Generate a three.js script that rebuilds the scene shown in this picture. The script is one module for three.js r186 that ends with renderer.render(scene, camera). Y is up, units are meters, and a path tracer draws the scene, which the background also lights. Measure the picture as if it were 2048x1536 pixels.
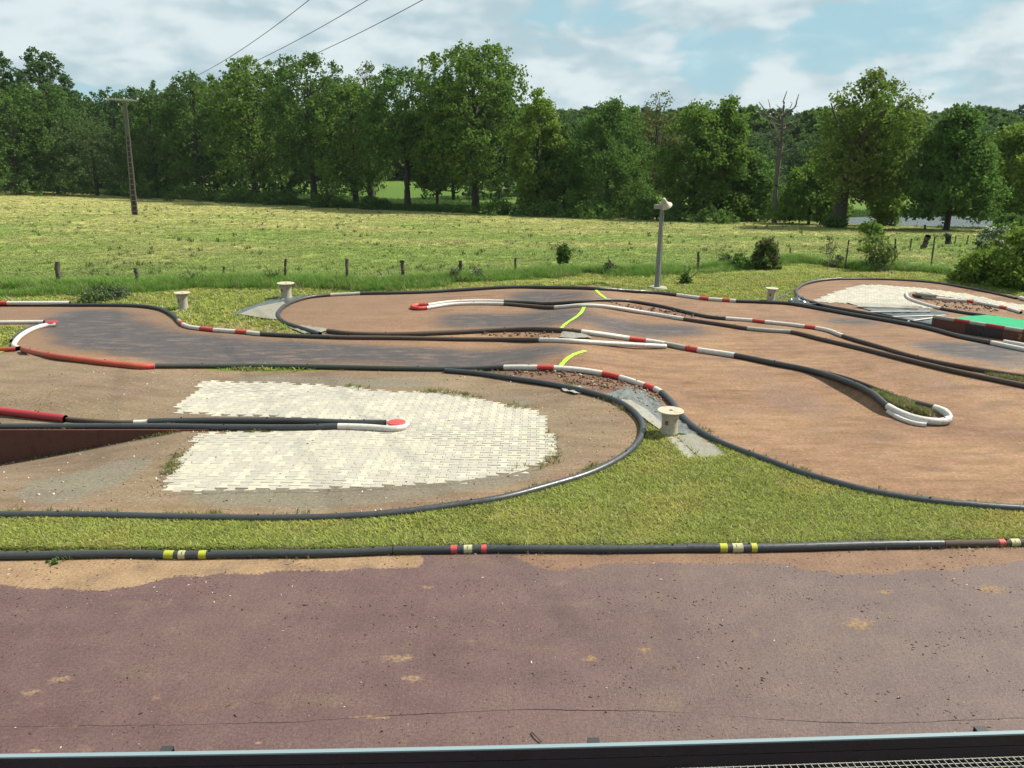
import * as THREE from 'three';
import { mergeGeometries } from 'three/addons/utils/BufferGeometryUtils.js';
import { FontLoader } from 'three/addons/loaders/FontLoader.js';
import { TextGeometry } from 'three/addons/geometries/TextGeometry.js';

// ---------------------------------------------------------------- camera, light, exposure
const RAD = Math.PI / 180;
const EYE = new THREE.Vector3(0, 4.5, 0), PITCH = 16 * RAD, FOV = 50;
const scene = new THREE.Scene();
const camera = new THREE.PerspectiveCamera(FOV, 4 / 3, 0.1, 4000);
camera.position.copy(EYE); camera.rotation.x = -PITCH;
const EXPOSURE = 1.75;
const SUN_DIR = new THREE.Vector3(0.62, 0.77, -0.22).normalize();
const sun = new THREE.DirectionalLight(new THREE.Color(1.0, 0.945, 0.83), 5.0);
sun.position.copy(SUN_DIR).multiplyScalar(200); sun.castShadow = true; sun.shadow.radius = 1.5;
sun.shadow.mapSize.set(4096, 4096);
Object.assign(sun.shadow.camera, { left: -130, right: 130, top: 130, bottom: -130, near: 1, far: 500 });
scene.add(sun); scene.add(sun.target);
scene.fog = new THREE.FogExp2(new THREE.Color(0.72, 0.84, 0.92), 0.00008);

// ---------------------------------------------------------------- random and noise
function rngOf(seed) { let a = seed >>> 0; return () => { a = (a + 0x6D2B79F5) | 0; let t = Math.imul(a ^ (a >>> 15), 1 | a); t = (t + Math.imul(t ^ (t >>> 7), 61 | t)) ^ t; return ((t ^ (t >>> 14)) >>> 0) / 4294967296; }; }
const PERM = new Uint8Array(512); { const r = rngOf(77), p = [...Array(256).keys()]; for (let i = 255; i > 0; i--) { const j = Math.floor(r() * (i + 1)); [p[i], p[j]] = [p[j], p[i]]; } for (let i = 0; i < 512; i++) PERM[i] = p[i & 255]; }
const fade = t => t * t * t * (t * (t * 6 - 15) + 10), mix = (a, b, t) => a + (b - a) * t;
const clamp = (x, a = 0, b = 1) => x < a ? a : x > b ? b : x;
const sstep = (a, b, x) => { const t = clamp((x - a) / (b - a)); return t * t * (3 - 2 * t); };
function g2(h, x, y) { switch (h & 7) { case 0: return x + y; case 1: return x - y; case 2: return -x + y; case 3: return -x - y; case 4: return 1.4 * x; case 5: return -1.4 * x; case 6: return 1.4 * y; default: return -1.4 * y; } }
function noise2(x, y) {
  const xf = Math.floor(x), yf = Math.floor(y), X = xf & 255, Y = yf & 255; x -= xf; y -= yf;
  const u = fade(x), v = fade(y), A = PERM[X] + Y, B = PERM[X + 1] + Y;
  return mix(mix(g2(PERM[A], x, y), g2(PERM[B], x - 1, y), u), mix(g2(PERM[A + 1], x, y - 1), g2(PERM[B + 1], x - 1, y - 1), u), v) * 0.8;
}
function noise3(x, y, z) {
  const k = Math.floor(z), f = fade(z - k);
  return mix(noise2(x + k * 17.13, y + k * 9.71), noise2(x + (k + 1) * 17.13, y + (k + 1) * 9.71), f);
}
function fbm(x, y, n = 4) { let s = 0, a = 0.5; for (let i = 0; i < n; i++) { s += a * noise2(x, y); x = x * 2.03 + 5.1; y = y * 2.03 + 1.7; a *= 0.5; } return s; }
function fbm3(x, y, z, n = 5) { let s = 0, a = 0.5; for (let i = 0; i < n; i++) { s += a * noise3(x, y, z); x = x * 2.03 + 3.1; y = y * 2.03 + 1.3; z = z * 2.03 + 7.7; a *= 0.5; } return s; }

// ---------------------------------------------------------------- sky: air and broken cloud, one picture all round
function makeSky() {
  const w = 4096, h = 2048, data = new Float32Array(w * h * 4);
  const at = (az, el, out) => {
    const ce = Math.cos(el), y = Math.max(Math.sin(el), 0.0), x = ce * Math.cos(az), z = ce * Math.sin(az);
    // broken heaped cloud: noise on the direction, flattened, its edges curled by a second noise
    const X = x * 4.6, Y = el * 11.5, Z = z * 4.6, w1 = 0.55 * fbm3(X * 1.7 + 9, Y * 1.7, Z * 1.7, 3), w2 = 0.55 * fbm3(X * 1.7, Y * 1.7 + 31, Z * 1.7 + 5, 3);
    const big = fbm3(X * 0.62 + 4.4, Y * 0.75 + 2.1, Z * 0.62 + 1.3, 3), puff = fbm3(X + w1 + 12, Y + w2, Z + w1, 6), fine = fbm3(X * 3.2 + w2, Y * 3.4 + w1, Z * 3.2, 5);
    const c = sstep(-0.17, 0.10, puff + 0.45 * big + 0.15 * fine + 0.16), veil = 0.72 + 0.20 * sstep(0.15, 0.0, el);
    const c2 = Math.max(c, veil * (0.75 + 0.4 * puff));
    const t = sstep(0, 0.9, y);
    const br = mix(0.20, 0.085, t), bg = mix(0.385, 0.21, t), bb = mix(0.45, 0.40, t);
    const lit = sstep(-0.20, 0.30, puff + 0.75 * fine + 0.45 * fbm3(X * 0.8 + 40, Y * 0.7, Z * 0.8, 3)), g = lit;
    const cr = mix(0.270, 0.425, g), cg = mix(0.350, 0.482, g), cb = mix(0.385, 0.495, g);
    out[0] = mix(br, cr, c2); out[1] = mix(bg, cg, c2); out[2] = mix(bb, cb, c2);
  };
  const o = [0, 0, 0], rowOf = j => ((j + 0.5) / h - 0.5) * Math.PI;
  const lo = Math.floor((0.5 - 1 / 180) * h), hi = Math.ceil((0.5 + 22 / 180) * h), S = 6;
  for (let j = lo; j < hi; j++) for (let i = 0; i < w; i++) {
    const az = ((i + 0.5) / w - 0.5) * 2 * Math.PI; const inFrame = az > -2.6 && az < -0.5;
    if (!inFrame && ((i % 3) || (j - lo) % 2)) continue;
    at(az, rowOf(j), o); const q = (j * w + i) * 4; data[q] = o[0]; data[q + 1] = o[1]; data[q + 2] = o[2]; data[q + 3] = 1;
    if (!inFrame) for (let b = 0; b < 2 && j + b < hi; b++) for (let a = 0; a < 3 && i + a < w; a++) { const q2 = ((j + b) * w + i + a) * 4; data[q2] = o[0]; data[q2 + 1] = o[1]; data[q2 + 2] = o[2]; data[q2 + 3] = 1; }
  }
  for (let j = hi; j < h; j += S) for (let i = 0; i < w; i += S) {
    at(((i + 0.5) / w - 0.5) * 2 * Math.PI, rowOf(j), o);
    for (let b = 0; b < S && j + b < h; b++) for (let a = 0; a < S && i + a < w; a++) { const q = ((j + b) * w + i + a) * 4; data[q] = o[0]; data[q + 1] = o[1]; data[q + 2] = o[2]; data[q + 3] = 1; }
  }
  for (let q = 0; q < lo * w * 4; q += 4) { data[q] = 0.10; data[q + 1] = 0.12; data[q + 2] = 0.06; data[q + 3] = 1; }
  const tex = new THREE.DataTexture(data, w, h, THREE.RGBAFormat, THREE.FloatType);
  tex.mapping = THREE.EquirectangularReflectionMapping; tex.minFilter = tex.magFilter = THREE.LinearFilter; tex.needsUpdate = true;
  return tex;
}
scene.background = makeSky(); scene.environment = scene.background; scene.environmentIntensity = 1; scene.backgroundIntensity = 1;

// ---------------------------------------------------------------- helpers: naming, pixels of the photograph to points on the ground
const used = {};
function numbered(name) { const n = used[name] = (used[name] ?? -1) + 1; return n ? `${name}_${String(n).padStart(3, '0')}` : name; }
function tag(o, label, category, group, kind) { o.userData = { label, category }; if (group) o.userData.group = group; if (kind) o.userData.kind = kind; return o; }
function thing(name, label, category, pos = [0, 0, 0], group, kind) { const o = new THREE.Group(); o.name = numbered(name); o.position.set(...pos); scene.add(o); return tag(o, label, category, group, kind); }
function part(name, geo, mat, parent) { const m = new THREE.Mesh(geo, mat); m.name = name; m.castShadow = m.receiveShadow = true; parent.add(m); return m; }
function solo(name, geo, mat, label, category, group, kind) { const m = part(numbered(name), geo, mat, scene); return tag(m, label, category, group, kind); }

const F = 768 / Math.tan(FOV / 2 * RAD), CP = Math.cos(PITCH), SP = Math.sin(PITCH);
function ray(u, v) { const x = (u - 1024) / F, y = -(v - 768) / F; return [x, y * CP - SP, -y * SP - CP]; }
function onPlane(u, v, y0) { const d = ray(u, v), t = (y0 - EYE.y) / d[1]; return new THREE.Vector3(d[0] * t, y0, d[2] * t); }
function atDepth(u, v, depth) { const d = ray(u, v), t = depth / -d[2]; return new THREE.Vector3(d[0] * t, EYE.y + d[1] * t, -depth); }
function P(u, v, lift = 0) {
  const d = ray(u, v); let t = 3, dt;
  for (let i = 0; i < 4000; i++) {
    dt = 0.08 + t * 0.004; const t2 = t + dt;
    if (EYE.y + d[1] * t2 < height(d[0] * t2, d[2] * t2) + lift) { let a = t, b = t2; for (let k = 0; k < 24; k++) { const m = (a + b) / 2; if (EYE.y + d[1] * m < height(d[0] * m, d[2] * m) + lift) b = m; else a = m; } t = (a + b) / 2; break; }
    t = t2; if (t > 900) break;
  }
  return new THREE.Vector3(d[0] * t, EYE.y + d[1] * t, d[2] * t);
}
const HAIRPIN = [[1660, 748], [1765, 790], [1805, 812], [1858, 826]].map(([u, v]) => onPlane(u, v, 0.1));
const onGround = (x, z) => new THREE.Vector3(x, height(x, z), z);

// ---------------------------------------------------------------- terrain
const bump = (d, s) => Math.exp(-d * d / (2 * s * s));
const WALL_X0 = -8.6, WALL_X1 = -5.45, WALL_Z = -12.93;                // where the near lane dips below the wall on the left
function wallDrop(x) { return 0.60 * clamp((WALL_X1 - x) / (WALL_X1 - WALL_X0), 0, 1.5); }
function height(x, z) {
  const d = -z; let y = 0;
  if (d > 26.5) {                                                       // the meadow falls gently to the wood
    const sl = clamp(0.040 + 0.00027 * x, 0.012, 0.062), e = d - 28, e2 = e < 3 ? Math.max(0, (e + 1.5) * (e + 1.5) / 18) : e - 0.75;
    const reach = 64 + 0.6 * Math.max(0, -x);
    let m = -sl * (e2 < reach ? e2 : reach + 6 * (1 - Math.exp((reach - e2) / 6)));
    m += 14.5 * sstep(130, 520, d) * (0.74 + 0.33 * sstep(-200, 250, x)) + 11 * sstep(450, 1100, d) + 2.5 * noise2(x * 0.006 + 3, d * 0.006) * sstep(150, 420, d);
    // the hollow with the pond
    const pd = Math.hypot((x - 45) / 14, (d - 86) / 9.5);
    if (pd < 1.3) m = mix(Math.min(m, -3.5), m, sstep(0.8, 1.15, pd));
    y += m + 0.05 * noise2(x * 0.35, z * 0.35) * sstep(28, 40, d) * sstep(400, 200, d);
  }
  if (d < 32 && d > 8) {
    y += 0.02 * noise2(x * 0.5, z * 0.5) * sstep(9.2, 11, d);
    const rx = mix(0.95, 2.75, clamp((d - 16.5) / 9.5));                  // the ridge of the jumps
    y += 0.26 * bump(x - rx, 0.85) * sstep(15.6, 17.2, d) * sstep(28.5, 26.5, d);
    y += 0.12 * bump(x + 0.1 - 0.02 * d, 1.3) * sstep(24, 26, d) * sstep(29, 27.5, d);
    y += 0.30 * sstep(-5.2, -9.2, x) * sstep(13.3, 14.4, d) * sstep(18.2, 16.6, d); // take-off on the left lane
    y += 0.20 * bump(x - 10, 2.2) * bump(d - 17.2, 1.4);
    y += 0.10 * sstep(3.6, 1.8, x) * sstep(-0.5, 1.8, x) * bump(d - 14.9, 0.9);
    let hd = 9; for (let i = 1; i < HAIRPIN.length; i++) { const [a, b] = [HAIRPIN[i - 1], HAIRPIN[i]], dx = b.x - a.x, dz = b.z - a.z, t = clamp(((x - a.x) * dx + (z - a.z) * dz) / (dx * dx + dz * dz)); hd = Math.min(hd, Math.hypot(x - a.x - t * dx, z - a.z - t * dz) + 0.25 * (i === 1 ? 1 - t : 0)); }
    y += 0.15 * sstep(0.46, 0.24, hd);                                    // the mound inside the hairpin
    if (x < WALL_X1 && d < -WALL_Z) y -= wallDrop(x) * sstep(9.9, -WALL_Z + 0.4, d) * 1.06;
  }
  return y;
}

// ---------------------------------------------------------------- what lies where on the ground: outlines traced on the ground plan
const G = pts => pts.map(([u, v]) => { const p = P(u, v); return [p.x, p.z]; });
const PIPE_FRONT = [[-160, 1113], [0, 1112], [120, 1110], [250, 1108], [370, 1110], [500, 1108], [640, 1107], [785, 1101], [850, 1100], [1000, 1098], [1200, 1099], [1376, 1097], [1500, 1096], [1600, 1094], [1700, 1091], [1800, 1089], [1886, 1088], [1960, 1087], [2048, 1085], [2200, 1082]];
const PIPE_LOOP = [[-160, 1029], [0, 1030], [150, 1030], [330, 1034], [500, 1037], [620, 1036], [720, 1032], [810, 1024], [900, 1012], [1000, 997], [1100, 971], [1180, 946], [1240, 916], [1274, 886], [1286, 856], [1274, 830], [1240, 805], [1180, 785], [1100, 768], [1020, 756], [950, 746], [890, 741]];
const PIPE_KERB = [[310, 732], [400, 732], [500, 732], [600, 733], [700, 735], [800, 737], [890, 738], [960, 737], [1008, 735], [1075, 735], [1108, 736], [1160, 740], [1205, 747], [1240, 755], [1290, 771], [1310, 778], [1323, 785], [1345, 806], [1360, 828], [1390, 856], [1430, 880], [1480, 901], [1540, 923], [1600, 945], [1680, 968], [1750, 985], [1850, 1001], [1950, 1011], [2048, 1018], [2180, 1026]];
const LOOP_POLY = [...PIPE_LOOP, [890, 738], [310, 732], [290, 734], [180, 722], [50, 700], [0, 697], [-200, 690], [-260, 1029]];
const LANES_POLY = [[-220, 607], [140, 608], [280, 612], [330, 622], [365, 648], [430, 659], [522, 667], [620, 672], [665, 664], [600, 655], [570, 645], [556, 632], [560, 620], [580, 605], [620, 593], [700, 588], [850, 584], [1000, 575], [1120, 575], [1250, 581], [1355, 590], [1470, 603], [1580, 608], [1640, 617], [1605, 600], [1590, 585], [1597, 575], [1620, 565], [1680, 558], [1850, 562], [1950, 575], [2030, 592], [2250, 640], [2400, 1040], ...PIPE_KERB.slice().reverse(), [290, 734], [180, 722], [50, 700], [0, 697], [-220, 690]];
const TIP_POLY = [[890, 740], ...PIPE_KERB.slice(7, 19), [1340, 838], [1295, 822], [1240, 805], [1180, 785], [1100, 768], [1020, 756], [950, 746]];
const DIRT_POLYS = [LOOP_POLY, LANES_POLY, TIP_POLY].map(G);
const LOOP_W = G(LOOP_POLY), TIP_W = G(TIP_POLY);
const WET_POLYS = [
  [[70, 640], [180, 622], [330, 650], [400, 668], [560, 680], [1080, 688], [1165, 697], [1140, 715], [1060, 736], [700, 730], [330, 728], [200, 710], [110, 690]],
  [[60, 618], [230, 618], [300, 632], [200, 640]],
  [[880, 625], [1110, 618], [1190, 622], [1130, 655], [1000, 654], [850, 658]], [[990, 585], [1110, 580], [1200, 590], [1190, 602], [1020, 600]],
  [[1780, 676], [2048, 692], [2100, 740], [1900, 716]], [[1640, 630], [1760, 640], [1800, 660], [1640, 645]], [[1180, 628], [1380, 650], [1460, 668], [1200, 665]],
].map(G);
const SMUDGE_POLYS = [[[1400, 735], [1520, 735], [1600, 770], [1480, 760]], [[1480, 780], [1600, 770], [1700, 830], [1640, 850], [1540, 815]], [[1370, 800], [1430, 800], [1520, 840], [1440, 850]], [[1560, 850], [1680, 860], [1760, 890], [1620, 885]], [[1930, 830], [2048, 840], [2048, 870], [1950, 860]], [[1700, 700], [1850, 740], [2000, 790], [1850, 780]]].map(G);
const GRAVEL_POLYS = [[[318, 982], [780, 972], [1010, 945], [1090, 925], [1120, 915], [1085, 850], [1130, 880], [1140, 905], [1060, 960], [820, 1000], [640, 1018], [430, 1012]], [[360, 765], [560, 765], [780, 775], [880, 770], [1010, 800], [1090, 830], [1060, 800], [860, 762], [560, 748]], [[30, 1000], [60, 960], [330, 900], [260, 960], [120, 1010]]].map(G);
const WORN_POLYS = [[[360, 655], [440, 660], [560, 672], [520, 690], [660, 690], [640, 668], [560, 655], [480, 640]], [[1255, 850], [1300, 850], [1340, 885], [1290, 930], [1230, 935], [1270, 890]], [[780, 1040], [1000, 1010], [1180, 965], [1230, 955], [1000, 1035], [820, 1075]], [[0, 1040], [300, 1040], [600, 1042], [780, 1030], [760, 1045], [400, 1055], [0, 1048]], [[700, 1085], [1050, 1080], [1050, 1094], [700, 1096]], [[1450, 1080], [1540, 1060], [1560, 1085], [1500, 1090]], [[1440, 905], [1620, 950], [1850, 1010], [1760, 1000], [1580, 955], [1440, 915]]].map(G);
const FRONT_W = G(PIPE_FRONT);
function lineZ(line, x) { for (let i = 1; i < line.length; i++) if (x <= line[i][0]) { const [x0, z0] = line[i - 1], [x1, z1] = line[i]; return mix(z0, z1, clamp((x - x0) / (x1 - x0), -3, 1)); } return line[line.length - 1][1]; }
function inPoly(poly, x, z) { let c = false; for (let i = 0, j = poly.length - 1; i < poly.length; j = i++) { const [xi, zi] = poly[i], [xj, zj] = poly[j]; if ((zi > z) !== (zj > z) && x < (xj - xi) * (z - zi) / (zj - zi) + xi) c = !c; } return c; }
// fields on a 5 cm raster, softened, read back bilinearly
const RX0 = -24, RX1 = 28, RZ0 = -32, RZ1 = -4, RS = 0.06, RW = Math.round((RX1 - RX0) / RS), RH = Math.round((RZ1 - RZ0) / RS);
const BARE_HOLES = [[[-140, 653], [84, 652], [62, 660], [44, 671], [30, 684], [30, 695], [-140, 698]]].map(G);
function field(polys, blur) {
  let f = new Float32Array(RW * RH);
  for (const poly of polys === DIRT_POLYS ? [...polys, ...BARE_HOLES] : polys) {
    const fill = BARE_HOLES.includes(poly) ? 0 : 1;
    for (let j = 0; j < RH; j++) {                                      // scanline fill
      const z = RZ0 + (j + 0.5) * RS, xs = [];
      for (let i = 0, k = poly.length - 1; i < poly.length; k = i++) { const [xi, zi] = poly[i], [xk, zk] = poly[k]; if ((zi > z) !== (zk > z)) xs.push((xk - xi) * (z - zi) / (zk - zi) + xi); }
      xs.sort((a, b) => a - b);
      for (let s = 0; s + 1 < xs.length; s += 2) { const i0 = Math.max(0, Math.ceil((xs[s] - RX0) / RS - 0.5)), i1 = Math.min(RW - 1, Math.floor((xs[s + 1] - RX0) / RS - 0.5)); for (let i = i0; i <= i1; i++) f[j * RW + i] = fill; }
    }
  }
  for (let pass = 0; pass < 2 * blur[0]; pass++) {
    const r = blur[1], o = new Float32Array(f.length), hz = pass % 2 === 0, n = hz ? RW : RH, m = hz ? RH : RW, st = hz ? 1 : RW, sm = hz ? RW : 1;
    for (let b = 0; b < m; b++) { let acc = 0; for (let k = -r; k <= r; k++) acc += f[b * sm + clamp(k, 0, n - 1) * st]; for (let a = 0; a < n; a++) { o[b * sm + a * st] = acc / (2 * r + 1); acc += f[b * sm + Math.min(n - 1, a + r + 1) * st] - f[b * sm + Math.max(0, a - r) * st]; } }
    f = o;
  }
  return (x, z) => { const a = clamp((x - RX0) / RS - 0.5, 0, RW - 1.001), b = clamp((z - RZ0) / RS - 0.5, 0, RH - 1.001), i = a | 0, j = b | 0, u = a - i, v = b - j, q = j * RW + i; return (f[q] * (1 - u) + f[q + 1] * u) * (1 - v) + (f[q + RW] * (1 - u) + f[q + RW + 1] * u) * v; };
}
const fDirt = field(DIRT_POLYS, [1, 1]), fDirtSoft = field(DIRT_POLYS, [2, 3]), fWet = field(WET_POLYS, [2, 8]), fSmudge = field(SMUDGE_POLYS, [2, 7]), fGravel = field(GRAVEL_POLYS, [2, 3]), fLoop = field([LOOP_W], [2, 6]), fWorn = field(WORN_POLYS, [2, 5]), fTip = field([TIP_W], [1, 2]);
const FENCE_LINE = G([[-200, 572], [0, 574], [116, 575], [275, 570], [447, 562], [570, 562], [694, 566], [805, 566], [921, 557], [1031, 551], [1130, 545], [1220, 545], [1397, 540], [1580, 520], [1690, 535], [1740, 533], [1860, 545], [1950, 560], [2100, 590]]);

// ---------------------------------------------------------------- ground colours (dry and damp earth, worn grass), in plan
function surfaceColor(x, z, o) {
  const r = fDirtSoft(x, z) + 0.30 * fbm(x * 3.1, z * 3.1, 3) + 0.16 * noise2(x * 17, z * 17), dirt = sstep(0.40, 0.60, r);
  const n1 = fbm(x * 0.35, z * 0.9, 4), n2 = fbm(x * 1.3 + 9, z * 4.5, 4), n3 = noise2(x * 23, z * 23), n4 = noise2(x * 51 + 4, z * 51);
  // earth
  const n5 = fbm(x * 3.3 + 50, z * 14, 3); let er = 0.190 + 0.10 * n1 + 0.09 * n2 + 0.08 * n5, eg = er * (0.585 + 0.07 * n1 - 0.07 * n5), eb = er * (0.335 + 0.09 * n2);
  const dk = sstep(0.10, 0.42, fbm(x * 0.75 + 80, z * 2.4 + 3, 5)) * 0.7 + sstep(-19, -23, z) * 0.25; er = mix(er, 0.128 + 0.04 * n2, dk); eg = mix(eg, 0.084 + 0.03 * n2, dk); eb = mix(eb, 0.063 + 0.02 * n2, dk);
  const loop = fLoop(x, z), tip = fTip(x, z);
  const lr = 0.150 + 0.07 * n1 + 0.06 * n2; er = mix(er, lr, loop); eg = mix(eg, lr * (0.72 + 0.10 * n1), loop); eb = mix(eb, lr * (0.46 + 0.1 * n2), loop);
  er = mix(er, 0.13 + 0.10 * n2, tip); eg = mix(eg, 0.075 + 0.06 * n2, tip); eb = mix(eb, 0.048 + 0.03 * n2, tip);
  // left end of the lanes is browner
  const br = sstep(-1, -6, x) * sstep(-17, -19, z) * 0.6; er = mix(er, 0.15, br); eg = mix(eg, 0.095, br); eb = mix(eb, 0.06, br);
  const gv = sstep(0.25, 0.7, fGravel(x, z) + 0.5 * n2) * (0.55 + 0.3 * n1); er = mix(er, 0.135, gv); eg = mix(eg, 0.135, gv); eb = mix(eb, 0.105, gv);
  const wet = sstep(0.22, 0.85, fWet(x, z) + 0.6 * n1 + 0.45 * n2 + 0.25 * n5) * 0.92, sm = sstep(0.3, 0.9, fSmudge(x, z) + 0.6 * n2) * 0.55;
  er = mix(er, 0.150, sm); eg = mix(eg, 0.098, sm); eb = mix(eb, 0.078, sm);
  const wb = 0.052 + 0.03 * n2 + 0.02 * n5, wt = wet * (1 - 0.35 * sstep(0.05, 0.3, n2 + 0.6 * n5)); er = mix(er, wb, wt); eg = mix(eg, wb * 0.87, wt); eb = mix(eb, wb * 0.88, wt);
  const n6 = noise2(x * 37 + 9, z * 90), n7 = noise2(x * 9 + 70, z * 30); let sp = 1 + 0.20 * n3 + 0.20 * n4 + 0.16 * n6 + 0.16 * n7; if (n3 > 0.42 && n4 > 0.15) sp *= 1.4; if (n3 < -0.45 && n6 < 0) sp *= 0.66;
  er *= sp; eg *= sp; eb *= sp;
  // turf and the worn soil under it
  const worn = sstep(0.25, 0.75, fWorn(x, z) + 0.5 * n2 + 0.25 * n1) * 0.8, dry = sstep(-0.1, 0.45, fbm(x * 0.7 + 40, z * 0.9, 4));
  let gr = mix(0.085, 0.17, dry), gg = mix(0.12, 0.15, dry), gb = mix(0.022, 0.036, dry);
  gr = mix(gr, 0.19, worn); gg = mix(gg, 0.135, worn); gb = mix(gb, 0.06, worn);
  const sg = 1 + 0.28 * n3 + 0.2 * n4; gr *= sg; gg *= sg; gb *= sg;
  o[0] = mix(gr, er, dirt); o[1] = mix(gg, eg, dirt); o[2] = mix(gb, eb, dirt); o[3] = wet * dirt; o[4] = dirt;
}
const enc = v => { v = clamp(v); return Math.round(255 * (v <= 0.0031308 ? 12.92 * v : 1.055 * Math.pow(v, 1 / 2.4) - 0.055)); };
function planTexture(x0, x1, z0, z1, w, h, colorOf, roughOf) {
  const d = new Uint8Array(w * h * 4), r = new Uint8Array(w * h * 4), o = [0, 0, 0, 0, 0];
  for (let j = 0; j < h; j++) for (let i = 0; i < w; i++) {
    colorOf(x0 + (x1 - x0) * (i + 0.5) / w, z1 + (z0 - z1) * (j + 0.5) / h, o); const q = (j * w + i) * 4;
    d[q] = enc(o[0]); d[q + 1] = enc(o[1]); d[q + 2] = enc(o[2]); d[q + 3] = 255;
    const ro = roughOf(o); r[q] = r[q + 1] = r[q + 2] = Math.round(255 * ro); r[q + 3] = 255;
  }
  const mk = (a, srgb) => { const t = new THREE.DataTexture(a, w, h, THREE.RGBAFormat); t.magFilter = THREE.LinearFilter; t.minFilter = THREE.LinearMipmapLinearFilter; t.generateMipmaps = true; if (srgb) t.colorSpace = THREE.SRGBColorSpace; t.needsUpdate = true; return t; };
  return { map: mk(d, true), roughnessMap: mk(r, false) };
}
function tile(n, fn, srgb = false, rep = [1, 1]) {
  const d = new Uint8Array(n * n * 4), o = [0, 0, 0];
  for (let j = 0; j < n; j++) for (let i = 0; i < n; i++) { const v = fn(i / n, j / n, o); const q = (j * n + i) * 4; if (typeof v === 'number') d[q] = d[q + 1] = d[q + 2] = Math.round(255 * clamp(v)); else { d[q] = enc(o[0]); d[q + 1] = enc(o[1]); d[q + 2] = enc(o[2]); } d[q + 3] = 255; }
  const t = new THREE.DataTexture(d, n, n, THREE.RGBAFormat); t.wrapS = t.wrapT = THREE.RepeatWrapping; t.magFilter = THREE.LinearFilter; t.minFilter = THREE.LinearMipmapLinearFilter; t.generateMipmaps = true; t.repeat.set(...rep); if (srgb) t.colorSpace = THREE.SRGBColorSpace; t.needsUpdate = true; return t;
}
// tileable noise: four-way blend
const tn = (u, v, f, s = 0) => { const a = noise2(u * f + s, v * f), b = noise2((u - 1) * f + s, v * f), c = noise2(u * f + s, (v - 1) * f), d = noise2((u - 1) * f + s, (v - 1) * f); return mix(mix(a, b, u), mix(c, d, u), v) * 1.4; };
const earthBump = tile(512, (u, v) => 0.5 + 0.22 * tn(u, v, 9) + 0.2 * tn(u, v, 31, 3) + 0.25 * tn(u, v, 77, 7));
const NEAR = { x0: -13, x1: 13, z0: -17.4, z1: -8.0 }, FAR = { x0: -23, x1: 27, z0: -31.2, z1: -17.0 };
const nearTex = planTexture(NEAR.x0, NEAR.x1, NEAR.z0, NEAR.z1, 2048, 1024, surfaceColor, o => 0.95 - 0.52 * o[3]);
const farTex = planTexture(FAR.x0, FAR.x1, FAR.z0, FAR.z1, 2048, 900, surfaceColor, o => 0.95 - 0.52 * o[3]);
const earthMat = (t) => new THREE.MeshPhysicalMaterial({ specularIntensity: 0.55, map: t.map, roughnessMap: t.roughnessMap, roughness: 1, bumpMap: earthBump, bumpScale: 0.012 });
const nearMat = earthMat(nearTex), farMat = earthMat(farTex);
function zoneUV(zone, x, z) { return [(x - zone.x0) / (zone.x1 - zone.x0), (z - zone.z1) / (zone.z0 - zone.z1)]; }

// ---------------------------------------------------------------- ground sheets
function withRepeat(t, x, y) { const c = t.clone(); c.repeat.set(x, y); c.needsUpdate = true; return c; }
nearMat.bumpMap = withRepeat(earthBump, 26 / 1.4, 9.4 / 1.4); farMat.bumpMap = withRepeat(earthBump, 50 / 1.6, 14.2 / 1.6);
function gridGeometry(xs, zs, keep, uvOf, lift = 0) {
  const nx = xs.length, nz = zs.length, pos = [], uv = [], idx = [], id = new Int32Array(nx * nz).fill(-1);
  const vert = (i, j) => { let k = id[j * nx + i]; if (k < 0) { k = id[j * nx + i] = pos.length / 3; pos.push(xs[i], height(xs[i], zs[j]) + lift, zs[j]); uv.push(...uvOf(xs[i], zs[j])); } return k; };
  for (let j = 0; j + 1 < nz; j++) for (let i = 0; i + 1 < nx; i++) {
    if (!keep((xs[i] + xs[i + 1]) / 2, (zs[j] + zs[j + 1]) / 2)) continue;
    const a = vert(i, j), b = vert(i + 1, j), c = vert(i + 1, j + 1), d = vert(i, j + 1);
    idx.push(a, d, b, b, d, c);
  }
  const g = new THREE.BufferGeometry(); g.setAttribute('position', new THREE.Float32BufferAttribute(pos, 3)); g.setAttribute('uv', new THREE.Float32BufferAttribute(uv, 2)); g.setIndex(idx); g.computeVertexNormals(); return g;
}
const range = (a, b, s) => { const n = Math.round((b - a) / s), r = []; for (let i = 0; i <= n; i++) r.push(a + (b - a) * i / n); return r; };
function zoned(keep) {                                                  // near and far strip of one sheet, each with its own plan texture
  const zs = range(-31, -8.2, 0.1), xs = range(-22, 26, 0.1), at = zs.findIndex(z => z > -17.15);
  const a = gridGeometry(xs, zs.slice(0, at + 1), keep, (x, z) => zoneUV(FAR, x, z)), b = gridGeometry(xs.filter(x => x > -13 && x < 13), zs.slice(at), keep, (x, z) => zoneUV(NEAR, x, z));
  return mergeGeometries([a, b], true);
}
const isDirt = (x, z) => fDirt(x, z) > 0.5, frontZ = x => lineZ(FRONT_W, x);
solo('dirt_track', zoned((x, z) => isDirt(x, z)), [farMat, nearMat], 'winding brown earth racing lanes between the pipes, partly dark and damp', 'dirt track', null, 'structure');
solo('lawn', zoned((x, z) => !isDirt(x, z) && z < frontZ(x) + 0.06), [farMat, nearMat], 'short mown turf between the lanes and up to the fence', 'lawn', null, 'structure');
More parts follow.
